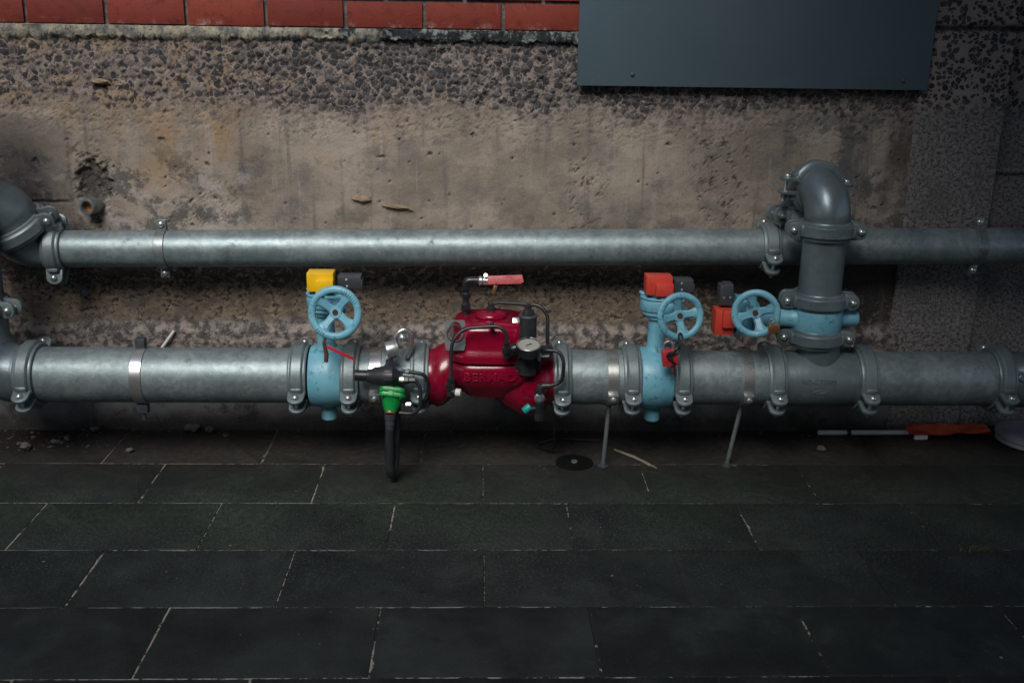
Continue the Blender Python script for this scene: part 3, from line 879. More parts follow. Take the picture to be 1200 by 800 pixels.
# two elbows over the top of the riser
e1 = elbow((X_R, Y_L, 0.760), (0, 0, 1), (XU - X_R, 0.17, 0), 0.080, R_R, 'dark grey elbow crowning the riser, bending back toward the wall', M['fitting'], 0.027, 0.010)
e2 = elbow((XU, Y_U, zu(XU) + 0.108), (0, 0, 1), (X_R - XU, -0.17, 0), 0.072, R_U, 'dark elbow rising from the small tee, half hidden behind the riser elbow', M['fitting'],
           max(0.01, e1[-1].z - (zu(XU) + 0.108) - 0.072), 0.008)
# left-hand fittings
e3 = elbow((-1.352, Y_L, Z_L), (-1, 0, 0), (0, 0, 1), 0.115, R_L, 'large grey elbow at the left end of the thick lower pipe', M['fitting'], 0.03, 0.07)
du = Vector((-0.34, -0.36, 0.87)).normalized()
R_D = 0.082
path = arc_path((-1.31, Y_U, zu(-1.31)), (-1, 0, 0), du, 0.075, 18, 0.02, 0.03)
e4 = path
rs = [R_U, R_U * 1.02] + [R_U * 1.02 + (R_D - R_U * 1.02) * min(1, (i / 15)) ** 1.3 for i in range(1, len(path) - 1)]
t = thing('pipe_elbow', 'grey reducing elbow at the left end of the thin upper pipe', 'pipe elbow', path[0], 'elbows and tees of the pipework')
MB().tube(path, rs, 48).build('elbow_body', M['fitting'], t, ang=50)
pe = e4[-1] + du * 0.003
e5 = elbow(pe, du, (-0.80, -0.30, -0.40), 0.10, R_D, 'bulging dark elbow dome at the left photo edge over the thin pipe', M['fitting'], 0.035, 0.06,
           boss=(pe + Vector((-0.045, -0.055, 0.118)), (0.25, -0.6, 0.75)))
# right-hand bend
d45 = Vector((0.8, -0.6, 0))
e6 = elbow((1.613, Y_L, Z_L), (1, 0, 0), d45, 0.14, R_L, 'dark grey bend at the right photo edge, end of the thick lower pipe', M['fitting'], 0.05, 0.02,
           boss=((1.655, Y_L - 0.078, Z_L + 0.03), (0, -1, 0.3)))

# ------------------------------------------------------------------ couplings
def coupling(rad, name_label):
    """local frame: X the pipe axis, Y toward the first bolt, Z the bolt direction (head up)"""
    t = thing('pipe_coupling', name_label, 'pipe coupling', (0, 0, 0), 'grooved couplings clamped round the pipes')
    w = 0.0275
    r0 = rad + 0.0012
    prof = [(-w, r0), (-w, r0 + 0.009), (-w + 0.003, r0 + 0.011), (-w + 0.008, r0 + 0.011), (-w + 0.010, r0 + 0.016), (-w + 0.014, r0 + 0.019),
            (w - 0.014, r0 + 0.019), (w - 0.010, r0 + 0.016), (w - 0.008, r0 + 0.011), (w - 0.003, r0 + 0.011), (w, r0 + 0.009), (w, r0)]
    gap = 0.0145
    ga = math.asin(gap / (rad + 0.01))
    bolt_r = rad + 0.033
    for s in (1, -1):
        h = MB(); n = 30; vs = []; fs = []; m = len(prof)
        for i in range(n + 1):
            a = ga + (PI - 2 * ga) * i / n
            for (px, pr) in prof:
                vs.append((px, math.cos(a) * pr, s * math.sin(a) * pr))
        for i in range(n):
            for k in range(m):
                k2 = (k + 1) % m
                fs.append([i * m + k, i * m + k2, (i + 1) * m + k2, (i + 1) * m + k])
        fs.append(list(range(m))); fs.append([n * m + k for k in range(m)])
        h.add(vs, fs)
        for sy in (1, -1):
            # bolt pad: rounded lug
            poly = []
            for k in range(13):
                a = -PI / 2 + PI * k / 12
                poly.append((bolt_r + 0.020 * math.cos(a), 0.0245 * math.sin(a)))
            poly += [(rad + 0.003, 0.0262), (rad + 0.003, -0.0262)]
            z0, z1 = (gap, gap + 0.012)
            mt = Matrix(((0, 1, 0, 0), (sy, 0, 0, 0), (0, 0, s, 0), (0, 0, 0, 1)))
            h.prism(poly, z0, z1, mt, 0.0025)
            # web running from the lug up on to the ring
            h.box((0, sy * (rad + 0.008), s * (gap + 0.019)), (0.036, 0.018, 0.022), 0.007)
        h.build('housing', M['fitting'] if abs(rad - R_R) < 1e-6 else M['coupling'], t)
    for sy in (1, -1):
        bt = MB()
        zt = gap + 0.012
        bt.cyl((0, sy * bolt_r, -zt - 0.022), (0, sy * bolt_r, zt), 0.0055, n=12)
        bt.lathe([(0, 0.0105), (0.003, 0.0105), (0.007, 0.0085), (0.010, 0.004), (0.0108, 0.0008)], (0, sy * bolt_r, zt + 0.0002), (0, 0, 1), 18)
        bo = bt.build('bolt', M['zinc'], t)
        MB().hexnut((0, sy * bolt_r, -zt - 0.0122), (0, sy * bolt_r, -zt - 0.0004), 0.0115).build('nut', M['dullzinc'], bo)
    return t

def axes_mtx(pos, ax, by):
    X = Vector(ax).normalized(); Y = Vector(by); Y = (Y - X * X.dot(Y)).normalized(); Z = X.cross(Y)
    return Matrix(((X.x, Y.x, Z.x, pos[0]), (X.y, Y.y, Z.y, pos[1]), (X.z, Y.z, Z.z, pos[2]), (0, 0, 0, 1)))

class CP:
    protos = {}
    @classmethod
    def place(cls, rad, pos, ax, by, label):
        mt = axes_mtx(pos, ax, by)
        if rad not in cls.protos:
            cls.protos[rad] = coupling(rad, label)
            cls.protos[rad].matrix_world = mt
        else:
            dup(cls.protos[rad], mt, label)
def low_c(x, tilt, label):
    # pad on the front, below the axis; local Z must point upward for the bolt head
    CP.place(R_L, (x, Y_L, Z_L), (-1, 0, 0), (0, -math.cos(R(tilt)), -math.sin(R(tilt))), label)
low_c(-1.350, 28, 'galvanised coupling joining the lower left elbow to the long thick pipe')
low_c(-0.544, 28, 'galvanised coupling on the left side of the yellow-topped blue valve')
low_c(-0.388, 28, 'galvanised coupling on the right side of the yellow-topped blue valve')
low_c(-0.179, 26, 'galvanised coupling on the left side of the red control valve')
low_c(0.252, 30, 'galvanised coupling on the right side of the red control valve')
low_c(0.464, 28, 'galvanised coupling on the left side of the red-topped blue valve on the lower pipe')
low_c(0.618, 28, 'galvanised coupling on the right side of the red-topped blue valve, below the red padlock')
low_c(0.906, 27, 'dark galvanised coupling on the left end of the large tee')
low_c(1.187, 25, 'dark galvanised coupling on the right end of the large tee')
low_c(1.611, 24, 'dark coupling near the right photo edge, just left of the bend')
CP.place(R_L, e6[-1], -d45, (0.3 * 0.6, -0.9, -0.45), 'dark coupling cut by the right photo edge, beyond the bend')
CP.place(R_L, (-1.50, Y_L, 0.500), (0, 0, -1), (1, -0.12, 0), 'dark coupling at the left photo edge, above the lower elbow')
CP.place(R_R, (X_R, Y_L, 0.757), (0, 0, -1), (1, -0.12, 0), 'dark coupling on the riser directly under its top elbow')
CP.place(R_R, (X_R, Y_L, 0.541), (0, 0, -1), (1, -0.12, 0), 'grey coupling on the riser, directly above the third blue valve')
CP.place(R_R, (X_R, Y_L, 0.427), (0, 0, -1), (1, -0.12, 0), 'grey coupling between the third blue valve and the large tee')
CP.place(R_U, (-1.308, Y_U, zu(-1.308)), (-1, 0.0, -0.0122), (0, -0.25, -0.97), 'galvanised coupling on the left end of the long thin pipe')
CP.place(R_U, (0.909, Y_U, zu(0.909)), (-1, 0, -0.0122), (0, -0.88, -0.47), 'dark coupling on the right end of the long thin pipe, left of the small tee')
CP.place(R_U, (1.097, Y_U, zu(1.097)), (-1, 0, -0.0122), (0, -0.6, -0.8), 'dark coupling on the thin pipe hidden behind the riser')
CP.place(R_U, (XU, Y_U, zu(XU) + 0.108), (0, 0, -1), (-1, -0.3, 0), 'dark coupling on top of the small tee, left behind the riser')
em = (e1[-1] + e2[-1]) / 2
CP.place(R_R, em, (e2[-1] - e1[-1]), (-1, 0, 0.1), 'dark coupling between the two elbows at the top of the riser')
CP.place(R_D, e4[-1], -du, (0.95, -0.1, 0.3), 'dark slanting coupling around the elbow dome at the left photo edge')

# ------------------------------------------------------------------ pipe clamps
def band(x, rad, yc, zc, ax=(1, 0, 0), w=0.034):
    return MB().lathe([(-w / 2, rad + 0.0006), (-w / 2, rad + 0.0032), (-w / 2 + .001, rad + 0.004), (w / 2 - .001, rad + 0.004), (w / 2, rad + 0.0032), (w / 2, rad + 0.0006)], (x, yc, zc), ax, 56, cap=False)
GC = 'strap clamps round the pipes'
def upper_clamp(x, label, mat):
    t = thing('pipe_clamp', label, 'pipe clamp', (x, 0, zu(x)), GC)
    zc = zu(x)
    band(x, R_U, Y_U, zc, (1, 0, 0.0122), 0.03).build('strap', mat, t)
    for s in (1, -1):
        lb = MB()
        lb.box((x, Y_U + 0.006, zc + s * (R_U + 0.017)), (0.028, 0.005, 0.034), 0.0015)
        lb.box((x, Y_U - 0.004, zc + s * (R_U + 0.017)), (0.028, 0.005, 0.034), 0.0015)
        lb.build('lug', mat, t)
        bo = MB().cyl((x, Y_U - 0.010, zc + s * (R_U + 0.020)), (x, Y_U + 0.016, zc + s * (R_U + 0.020)), 0.004, n=10)
        bo.lathe([(0, 0.009), (0.004, 0.009), (0.007, 0.006), (0.008, 0.002)], (x, Y_U - 0.0068, zc + s * (R_U + 0.020)), (0, -1, 0), 14)
        bo.build('bolt', M['zinc'], t)
    MB().box((x, 0.5 * (Y_U + R_U + 0.004), zc), (0.03, abs(Y_U + R_U + 0.004), 0.02)).build('bracket', mat, t)
upper_clamp(-0.981, 'bright strap clamp on the left of the thin upper pipe, near the pipe stub', M['dullzinc'])
upper_clamp(1.572, 'dark strap clamp on the far right of the thin upper pipe', M['dullzinc'])
def lower_clamp(x, label, w, mat, rod=None, front=False, top=False, bot=False):
    t = thing('pipe_clamp', label, 'pipe clamp', (x, Y_L, Z_L - R_L), GC)
    band(x, R_L, Y_L, Z_L, (1, 0, 0), w).build('strap', mat, t)
    if top:
        MB().box((x, Y_L, Z_L + R_L + 0.018), (0.03, 0.026, 0.030), 0.004).build('top_lug', M['charcoal'], t)
    if bot:
        q = MB().box((x, Y_L - 0.03, Z_L - R_L - 0.012), (0.034, 0.026, 0.03), 0.004)
        q.cyl((x, Y_L - 0.03, Z_L - R_L - 0.05), (x, Y_L - 0.03, Z_L - R_L - 0.02), 0.007, n=12)
        q.build('bottom_lug', M['charcoal'], t)
    if front:
        a = R(-22)
        p = Vector((x, Y_L - math.cos(a) * (R_L + 0.012), Z_L + math.sin(a) * (R_L + 0.012)))
        rot = Matrix.Rotation(a, 3, 'X')
        MB().box(p, (w * 0.95, 0.018, 0.03), 0.003, rot.inverted()).build('lug', mat, t)
        d = Vector((0, -math.cos(a), math.sin(a)))
        MB().lathe([(0, 0.009), (0.006, 0.009), (0.009, 0.006), (0.010, 0.002)], p + d * 0.009, d, 14).build('bolt', M['zinc'], t)
    if rod:
        rx, ry = rod
        g = MB().cyl((rx, ry, 0.004), (x - 0.002, Y_L - 0.02, Z_L - R_L - 0.002), 0.0068, n=14)
        rr_ = g.build('support_rod', M['dullzinc'], t)
        MB().lathe([(0, 0.017), (0.003, 0.017), (0.005, 0.012), (0.012, 0.010), (0.012, 0.007)], (rx, ry, 0.0005), (0, 0, 1), 20).build('foot', M['charcoal'], rr_)
lower_clamp(-1.021, 'bright strap clamp on the long thick pipe at lower left', 0.034, M['zinc'], top=True, bot=True)
lower_clamp(-0.312, 'bright strap clamp on the short thick pipe beside the black regulator', 0.036, M['zinc'], front=True)
lower_clamp(0.405, 'bright strap clamp with a straight support rod, right of the red control valve', 0.034, M['zinc'], rod=(0.392, -0.32), front=True)
lower_clamp(0.817, 'dull strap clamp with a leaning support rod, left of the large tee', 0.032, M['zinc'], rod=(0.786, -0.315), front=True)

# ------------------------------------------------------------------ blue butterfly valves
def handwheel(mb, c, nrm, Rw, rt_, rot, upv=(0, 0, 1)):
    """rim, dished spokes with wide ends, hub"""
    nrm = Vector(nrm).normalized(); u = Vector(upv).cross(nrm).normalized(); w = nrm.cross(u)
    c = Vector(c)
    F = Matrix(((u.x, w.x, nrm.x, c.x), (u.y, w.y, nrm.y, c.y), (u.z, w.z, nrm.z, c.z), (0, 0, 0, 1)))
    k = MB().torus((0, 0, 0), (0, 0, 1), Rw - rt_, rt_, 56, 14)
    # flatten the rim a little across its face
    for v in k.v: v.z *= 0.78
    for s in range(4):
        a0 = rot + s * PI / 2
        # flared spoke, cupped: section strip from hub to rim
        n = 12; pts = []
        for i in range(n + 1):
            t = i / n
            rr = 0.012 + (Rw - rt_ - 0.012) * t
            hw = 0.0095 + 0.004 * (1 - t) ** 2 + 0.036 * max(0, t - 0.28) ** 1.9
            zz = -0.016 * (1 - t) ** 1.3 + 0.001
            pts.append((rr, hw, zz))
        vs = []; fs = []
        for (rr, hw, zz) in pts:
            for (y, z) in ((-hw, zz - 0.002), (-hw * 0.6, zz + 0.004), (hw * 0.6, zz + 0.004), (hw, zz - 0.002), (hw * 0.6, zz - 0.0065), (-hw * 0.6, zz - 0.0065)):
                ca, sa = math.cos(a0), math.sin(a0)
                vs.append((rr * ca - y * sa, rr * sa + y * ca, z))
        for i in range(n):
            for q in range(6):
                q2 = (q + 1) % 6
                fs.append([i * 6 + q, i * 6 + q2, (i + 1) * 6 + q2, (i + 1) * 6 + q])
        k.add(vs, fs)
    k.lathe([(-0.034, 0.014), (-0.024, 0.016), (-0.010, 0.018), (-0.008, 0.016), (-0.008, 0.0072), (-0.030, 0.0072)], (0, 0, 0), (0, 0, 1), 24)
    # raised marks cast on the rim
    for seg0, cnt in ((0.5, 6), (2.35, 5), (3.9, 4)):
        for q in range(cnt):
            a = seg0 + q * 0.11
            rr = Rw - rt_
            k.box((rr * math.cos(a), rr * math.sin(a), rt_ * 0.78), (0.0095, 0.0042, 0.0044), 0.0008, Matrix.Rotation(a, 3, 'Z'))
    k.xform(F); mb.v += []; o = len(mb.v)
    mb.v += k.v; mb.f += [[i + o for i in f] for f in k.f]
    return F

def blue_valve(T, root, Rb, half, wheel_r, rot, flag_mat, stub_len, neck0, wheel_n, seated=True, switch_l=0.078):
    """T maps the valve frame (X pipe axis, Y as world, Z stem) to the world"""
    def bld(mb, name, mat, par=root, ang=38):
        mb.xform(T); return mb.build(name, mat, par, ang)
    b = MB().lathe([(-half, Rb - 0.012), (-half + 0.002, Rb - 0.004), (-half + 0.008, Rb - 0.001), (0, Rb + 0.0015), (half - 0.008, Rb - 0.001), (half - 0.002, Rb - 0.004), (half, Rb - 0.012)], (0, 0, 0), (1, 0, 0), 64)
    b.lathe([(0, 0.026), (Rb + stub_len - 0.004, 0.024), (Rb + stub_len, 0.020)], (0, 0, 0), (0, 0, -1), 28)
    bld(b, 'valve_body', M['blue'])
    n = MB().lathe([(Rb * 0.86, 0.036), (Rb + 0.002, 0.030), (Rb + 0.012, 0.027), (neck0 - 0.012, 0.026), (neck0 - 0.010, 0.036), (neck0, 0.036)], (0, 0, 0), (0, 0, 1), 28)
    bld(n, 'neck', M['blue'])
    # worm gear housing
    z0 = neck0 + 0.001
    poly = []
    for k in range(17):
        a = PI * 0.42 + PI * 1.05 * k / 16
        poly.append((0.050 * math.cos(a) - 0.004, 0.050 * math.sin(a)))
    poly += [(0.020, -0.062), (0.062, -0.062), (0.068, -0.052), (0.068, 0.024), (0.056, 0.040)]
    def sc(pl, k, dx=0.0): return [(x * k + dx, y * k) for x, y in pl]
    h = MB()
    h.prism(sc(poly, 0.88), z0, z0 + 0.012, None, 0.004)
    h.prism(poly, z0 + 0.0125, z0 + 0.050, None, 0.007)
    h.prism(sc(poly, 1.02), z0 + 0.0505, z0 + 0.0565, None, 0.002)
    h.lathe([(0, 0.030), (0.006, 0.032), (0.010, 0.028)], (0, 0, z0 + 0.0567), (0, 0, 1), 28)
    for a in (0.7, 2.2, 3.6, 4.9):
        h.cyl((0.043 * math.cos(a) - 0.002, 0.043 * math.sin(a), z0 + 0.054), (0.043 * math.cos(a) - 0.002, 0.043 * math.sin(a), z0 + 0.061), 0.007, n=6, bev=0.001)
    # worm shaft barrel toward the wheel
    wx = 0.046; wz = z0 + 0.026
    h.lathe([(-0.05, 0.022), (0.035, 0.022), (0.037, 0.027), (0.046, 0.027), (0.048, 0.021), (0.064, 0.019)], (wx, -0.02, wz), (0, -1, 0), 26)
    h.torus((-0.043, 0.018, z0 + 0.060), (0.3, 0, 1), 0.010, 0.0045, 20, 8)
    bld(h, 'gear_housing', M['blue'])
    MB_ = MB().cyl((wx, -0.084, wz), (wx, -0.118, wz), 0.008, n=14)
    bld(MB_, 'worm_shaft', M['rust'])
    # indicator box and switch box
    zi = z0 + 0.0665
    f = MB().box((-0.018 + 0.012, -0.012, zi + 0.029), (0.078, 0.056, 0.056), 0.0014)
    f.box((0.008, -0.046, zi + 0.0195), (0.052, 0.022, 0.037), 0.0014)
    bld(f, 'indicator_box', flag_mat)
    s = MB().box((0.036 + switch_l / 2, 0.004, zi + 0.024), (switch_l - 0.012, 0.046, 0.040), 0.003)
    s.box((0.030 + switch_l - 0.004, 0.004, zi + 0.018), (0.016, 0.044, 0.027), 0.003)
    sw = bld(s, 'switch_box', M['charcoal'])
    for px, pz in ((0.036 + switch_l * 0.40, 0.032), (0.036 + switch_l * 0.42, 0.013)):
        bld(MB().lathe([(0, 0.0035), (0.0015, 0.0035), (0.0025, 0.0015)], (px, -0.0192, zi + pz), (0, -1, 0), 10), 'screw', M['zinc'], sw)
    # handwheel
    w = MB()
    # the wheel is laid out in world axes after T so its face can be turned toward the passage
    wc = T @ Vector((wx, -0.122, wz))
    handwheel(w, wc, wheel_n, wheel_r, wheel_r * 0.14, rot)
    w.build('handwheel', M['blue'], root, 40)
    return wc

GB = 'blue handwheel butterfly valves'
v1 = thing('butterfly_valve', 'blue butterfly valve with a yellow indicator box on top, at left', 'valve', (-0.463, Y_L, 0.15), GB)
w1 = blue_valve(Matrix.Translation((-0.463, Y_L, Z_L)), v1, 0.0955, 0.050, 0.079, R(53), M['yellow'], 0.045, 0.206, (-0.10, -1, 0.22), switch_l=0.082)
v2 = thing('butterfly_valve', 'blue butterfly valve on the lower pipe with a red indicator box on top', 'valve', (0.541, Y_L, 0.15), GB)
w2 = blue_valve(Matrix.Translation((0.541, Y_L, Z_L)), v2, 0.0955, 0.050, 0.071, R(100), M['orange_red'], 0.045, 0.203, (0.14, -1, 0.16), switch_l=0.07)
v3 = thing('butterfly_valve', 'blue butterfly valve lying sideways in the riser, with red box at its left', 'valve', (X_R, Y_L, 0.43), GB)
Z3 = 0.484
T3 = Matrix(((0, 0, -1, X_R), (0, 1, 0, Y_L), (1, 0, 0, Z3), (0, 0, 0, 1)))
w3 = blue_valve(T3, v3, 0.0755, 0.0425, 0.071, R(20), M['orange_red'], 0.05, 0.195, (-0.24, -1, 0.16), switch_l=0.074)

# things hanging from the handwheels
def chain_mb(pts, r=0.0026, link=0.013):
    mb = MB(); P = [Vector(p) for p in pts]; acc = []
    for i in range(len(P) - 1):
        L = (P[i + 1] - P[i]).length; k = max(1, int(L / (link * 0.8)))
        for q in range(k): acc.append((P[i].lerp(P[i + 1], q / k), P[i].lerp(P[i + 1], (q + 1) / k)))
    for i, (a, b_) in enumerate(acc):
        d = (b_ - a).normalized(); u, w, _ = frame(d)
        s = u if i % 2 else w
        c = (a + b_) / 2; h = link * 0.55; hw = link * 0.28
        loop = [c + d * (h * math.cos(t)) + s * (hw * math.sin(t)) for t in [2 * PI * q / 10 for q in range(11)]]
        mb.tube(loop, r, 6)
    return mb
t = thing('security_tag', 'red plastic strip seal on a rusty strap hanging from the left handwheel', 'tag', (-0.445, -0.425, 0.39), None)
MB().tube([(-0.447, -0.426, 0.452), (-0.450, -0.434, 0.435), (-0.444, -0.432, 0.40), (-0.446, -0.434, 0.378)], [0.004, 0.005, 0.007, 0.0065], 8).build('strap', M['rust'], t)
q = MB().box((0, 0, 0), (0.088, 0.0025, 0.009), 0.0006, Matrix.Rotation(R(26), 3, 'Y'))
q.xform(Matrix.Translation((-0.403, -0.436, 0.407))); q.build('seal_strip', M['redtag'], t)
t = solid('chain', chain_mb([(0.584, -0.440, 0.478), (0.588, -0.446, 0.452), (0.582, -0.448, 0.43), (0.572, -0.450, 0.418), (0.550, -0.452, 0.414), (0.562, -0.452, 0.398), (0.576, -0.450, 0.382)], 0.0036, 0.018), M['black'],
          'black chain hanging from the middle handwheel down to a red padlock', 'chain')
def padlock(name, label, c, body_mat, w, h, d, sh_mat, key=None, lean=0.0):
    c = Vector(c)
    t = thing(name, label, 'padlock', c - Vector((0, 0, h / 2)))
    rot = Matrix.Rotation(lean, 3, 'Y')
    bb = MB().box((0, 0, 0), (w, d, h), 0.003)
    bb.xform(Matrix.Translation(c) @ rot.to_4x4()); bb.build('lock_body', body_mat, t)
    rs = w * 0.30
    pts = [(-rs, 0, h * 0.45)] + [(-rs, 0, h * 0.5 + h * .25)] + [(-rs * math.cos(a), 0, h * 0.75 + rs * math.sin(a)) for a in [PI * i / 8 for i in range(1, 8)]] + [(rs, 0, h * .75), (rs, 0, h * 0.45)]
    s = MB().tube(pts, w * 0.085, 8); s.xform(Matrix.Translation(c) @ rot.to_4x4()); s.build('shackle', sh_mat, t)
    if key:
        kk = MB().box((0, 0, 0), key, 0.0015); kk.xform(Matrix.Translation(c + Vector((w * .22, -0.002, -h / 2 - key[2] / 2)))); kk.build('tag_plate', M['rust'], t)
padlock('padlock', 'red padlock hanging on a black chain below the middle handwheel', (0.560, -0.434, 0.398), M['redtag'], 0.046, 0.048, 0.024, M['zinc'], key=(0.010, 0.006, 0.028), lean=R(-8))
padlock('padlock', 'brass padlock hanging from the right-hand handwheel', (0.853, -0.462, 0.496), M['brass'], 0.032, 0.028, 0.018, M['zinc'], lean=R(-12))

# ------------------------------------------------------------------ red control valve
cv = thing('control_valve', 'large crimson diaphragm control valve with black trim tubing, in the lower pipe', 'valve', (0.03, Y_L, 0.18))
BX, BY = 0.035, -0.312
secs = [(-0.152, .290, .0868), (-0.138, .290, .0868), (-0.128, .291, .094), (-0.112, .296, .096), (-0.09, .308, .090), (-0.065, .318, .080), (-0.03, .326, .075), (0.01, .328, .077),
        (0.045, .316, .088), (0.085, .295, .100), (0.125, .279, .107), (0.16, .274, .108), (0.185, .277, .104), (0.203, .284, .095), (0.212, .290, .0868), (0.226, .290, .0868)]
b = MB(); n = 48; vs = []; fs = []
for (x, zc, rr) in secs:
    for k in range(n):
        a = 2 * PI * k / n
        vs.append((x, Y_L - rr * math.cos(a), zc + rr * math.sin(a)))
for i in range(len(secs) - 1):
    for k in range(n):
        k2 = (k + 1) % n
        fs.append([i * n + k, i * n + k2, (i + 1) * n + k2, (i + 1) * n + k])
fs.append(list(range(n))); fs.append([(len(secs) - 1) * n + k for k in range(n)])
b.add(vs, fs)
n_body = len(b.v)
# lower diaphragm flange of the body
b.lathe([(0.255, 0.085), (0.285, 0.108), (0.300, 0.121), (0.315, 0.129), (0.345, 0.131), (0.358, 0.129), (0.364, 0.124), (0.366, 0.112)], (BX, BY, 0), (0, 0, 1), 72)
def sq_plan(mb, i0=0, n=3.4, k=0.955):
    for v in mb.v[i0:]:
        x, y = v.x - BX, v.y - BY
        r_ = math.hypot(x, y)
        if r_ < 1e-6: continue
        cx_, sy_ = abs(x / r_), abs(y / r_)
        wgt = min(1.0, max(0.0, (r_ - 0.055) / 0.05))
        f_ = 1 + wgt * (k * (cx_ ** n + sy_ ** n) ** (-1 / n) - 1)
        v.x = BX + x * f_ * 1.01; v.y = BY + y * f_ * 0.97
    return mb
sq_plan(b, n_body)
b.build('valve_body', M['red'], cv, 40)
bn = MB().lathe([(0.3675, 0.112), (0.369, 0.126), (0.374, 0.133), (0.388, 0.1345), (0.398, 0.132), (0.408, 0.126), (0.418, 0.1225), (0.445, 0.1205), (0.468, 0.117), (0.478, 0.110), (0.484, 0.098), (0.486, 0.052)], (BX, BY, 0), (0, 0, 1), 72)
sq_plan(bn)
for dx_, dy_ in ((-0.099, -0.092), (0.099, -0.092), (-0.099, 0.092), (0.099, 0.092)):
    bn.lathe([(0.392, 0.011), (0.402, 0.011), (0.404, 0.009)], (BX + dx_, BY + dy_, 0), (0, 0, 1), 6)
bn.build('bonnet', M['red'], cv, 40)
MB().lathe([(0.4862, 0.046), (0.488, 0.049), (0.494, 0.049), (0.500, 0.044), (0.503, 0.030)], (BX, BY, 0), (0, 0, 1), 40).build('bonnet_cap', M['red'], cv, 40)
MB().lathe([(0.503, 0.013), (0.515, 0.013), (0.516, 0.010), (0.528, 0.010), (0.530, 0.008)], (BX, BY, 0), (0, 0, 1), 12).build('cap_fitting', M['black'], cv)
# raised maker's lettering round the lower lip
tx = text_mb('BERMAD', 0.034, 0.0046)
rr = 0.1300
for v in tx.v:
    a = (v.x - 0.002) / rr * 1.05
    q_ = rr + v.z
    px, py, pz = BX - 0.01 * 0 + math.sin(a) * q_, BY - math.cos(a) * q_, 0.331 + v.y
    v.x, v.y, v.z = px, py, pz
sq_plan(tx)
tx.build('embossed_lettering', M['red'], cv, 30)
# lifting bracket with an oval hole, on the left shoulder
br = MB()
oval = [(0.020 * math.cos(2 * PI * k / 24), 0.029 * math.sin(2 * PI * k / 24) + 0.012) for k in range(24)]
outl = []
for k in range(24):
    a = 2 * PI * k / 24
    x, y = math.cos(a), math.sin(a)
    s_ = 1 / max(abs(x) / 0.030, abs(y) / 0.045)
    outl.append((x * s_, y * s_))
vs = []; fs = []
for zz in (0, 0.006):
    for (x, y) in outl: vs.append((x, y, zz))
    for (x, y) in oval: vs.append((x, y, zz))
for k in range(24):
    k2 = (k + 1) % 24
    fs += [[k, k2, 24 + k2, 24 + k], [48 + k, 72 + k, 72 + k2, 48 + k2], [k, 48 + k, 48 + k2, k2], [24 + k, 24 + k2, 72 + k2, 72 + k]]
br.add(vs, fs)
br.xform(Matrix.Translation((-0.070, -0.405, 0.452)) @ Matrix.Rotation(R(64), 4, 'X'))
br.build('lifting_bracket', M['charcoal'], cv, 40)
MB().torus((-0.070, -0.4095, 0.460), (0, -0.9, 0.44), 0.024, 0.0028, 30, 8).build('bracket_ring', M['charcoal'], cv)
# isolating cock on top: stem, elbow, chrome body and red lever
k = MB().cyl((-0.041, -0.29, 0.462), (-0.041, -0.29, 0.480), 0.017, n=6, bev=0.002)
k.cyl((-0.041, -0.29, 0.480), (-0.041, -0.29, 0.576), 0.0095, n=14)
k.lathe([(0, 0.012), (0.004, 0.016), (0.020, 0.016), (0.026, 0.011)], (-0.041, -0.29, 0.497), (0, 0, 1), 6)
k.lathe([(0, 0.013), (0.012, 0.014), (0.016, 0.010)], (-0.041, -0.29, 0.538), (0, 0, 1), 14)
k.tube([(-0.041, -0.29, 0.562), (-0.041, -0.29, 0.590), (-0.004, -0.29, 0.590)], 0.0125, 14, 0.016)
k.build('cock_stem', M['black'], cv)
k = MB().lathe([(0, 0.011), (0.004, 0.0145), (0.010, 0.0145), (0.012, 0.010), (0.016, 0.014), (0.030, 0.014), (0.033, 0.010), (0.046, 0.009), (0.046, 0.005)], (-0.004, -0.29, 0.590), (1, 0, 0), 14)
k.cyl((0.018, -0.29, 0.60), (0.018, -0.31, 0.612), 0.006, n=10)
k.build('ball_cock', M['zinc'], cv)
k = MB().prism([(0.0, -0.013), (0.098, -0.014), (0.108, -0.008), (0.103, 0.0135), (0.0, 0.0125)], -0.002, 0.002, None, 0.0012)
k.torus((0.063, 0, 0.0025), (0, 0, 1), 0.010, 0.0012, 24, 6, -1.6, 0.9)
k.xform(Matrix.Translation((0.024, -0.316, 0.598)) @ Matrix.Rotation(R(-2), 4, 'Y') @ Matrix.Rotation(R(72), 4, 'X'))
k.build('cock_lever', M['pink_red'], cv)
# front trim: tube arching over the bonnet front
YF = -0.466
k = MB().tube([(-0.083, YF, 0.330), (-0.079, YF + 0.004, 0.452), (-0.046, YF + 0.016, 0.487), (0.055, YF + 0.010, 0.497), (0.080, YF + 0.004, 0.480), (0.079, YF, 0.448)], 0.0052, 12, 0.028)
k.build('sensing_tube', M['black'], cv)
k = MB().lathe([(0, 0.010), (0.012, 0.010), (0.014, 0.014), (0.030, 0.014), (0.032, 0.009), (0.046, 0.009)], (0.079, YF, 0.405), (0, 0, 1), 6)
k.cyl((0.079, YF, 0.414), (0.115, -0.44, 0.414), 0.011, n=12)
k.lathe([(0, 0.010), (0.010, 0.015), (0.022, 0.015), (0.026, 0.010)], (0.086, -0.455, 0.424), (0.9, 0.1, 0.25), 14)
k.build('tube_fitting', M['black'], cv)
k = MB().lathe([(0, 0.0105), (0.02, 0.0105), (0.022, 0.015), (0.036, 0.015), (0.038, 0.010), (0.052, 0.009)], (-0.084, YF, 0.287), (0, 0, 1), 6)
k.cyl((-0.084, YF, 0.312), (-0.075, -0.36, 0.315), 0.010, n=12)
k.cyl((-0.084, YF, 0.302), (-0.068, YF - 0.006, 0.300), 0.009, n=12)
k.build('tube_fitting', M['black'], cv)
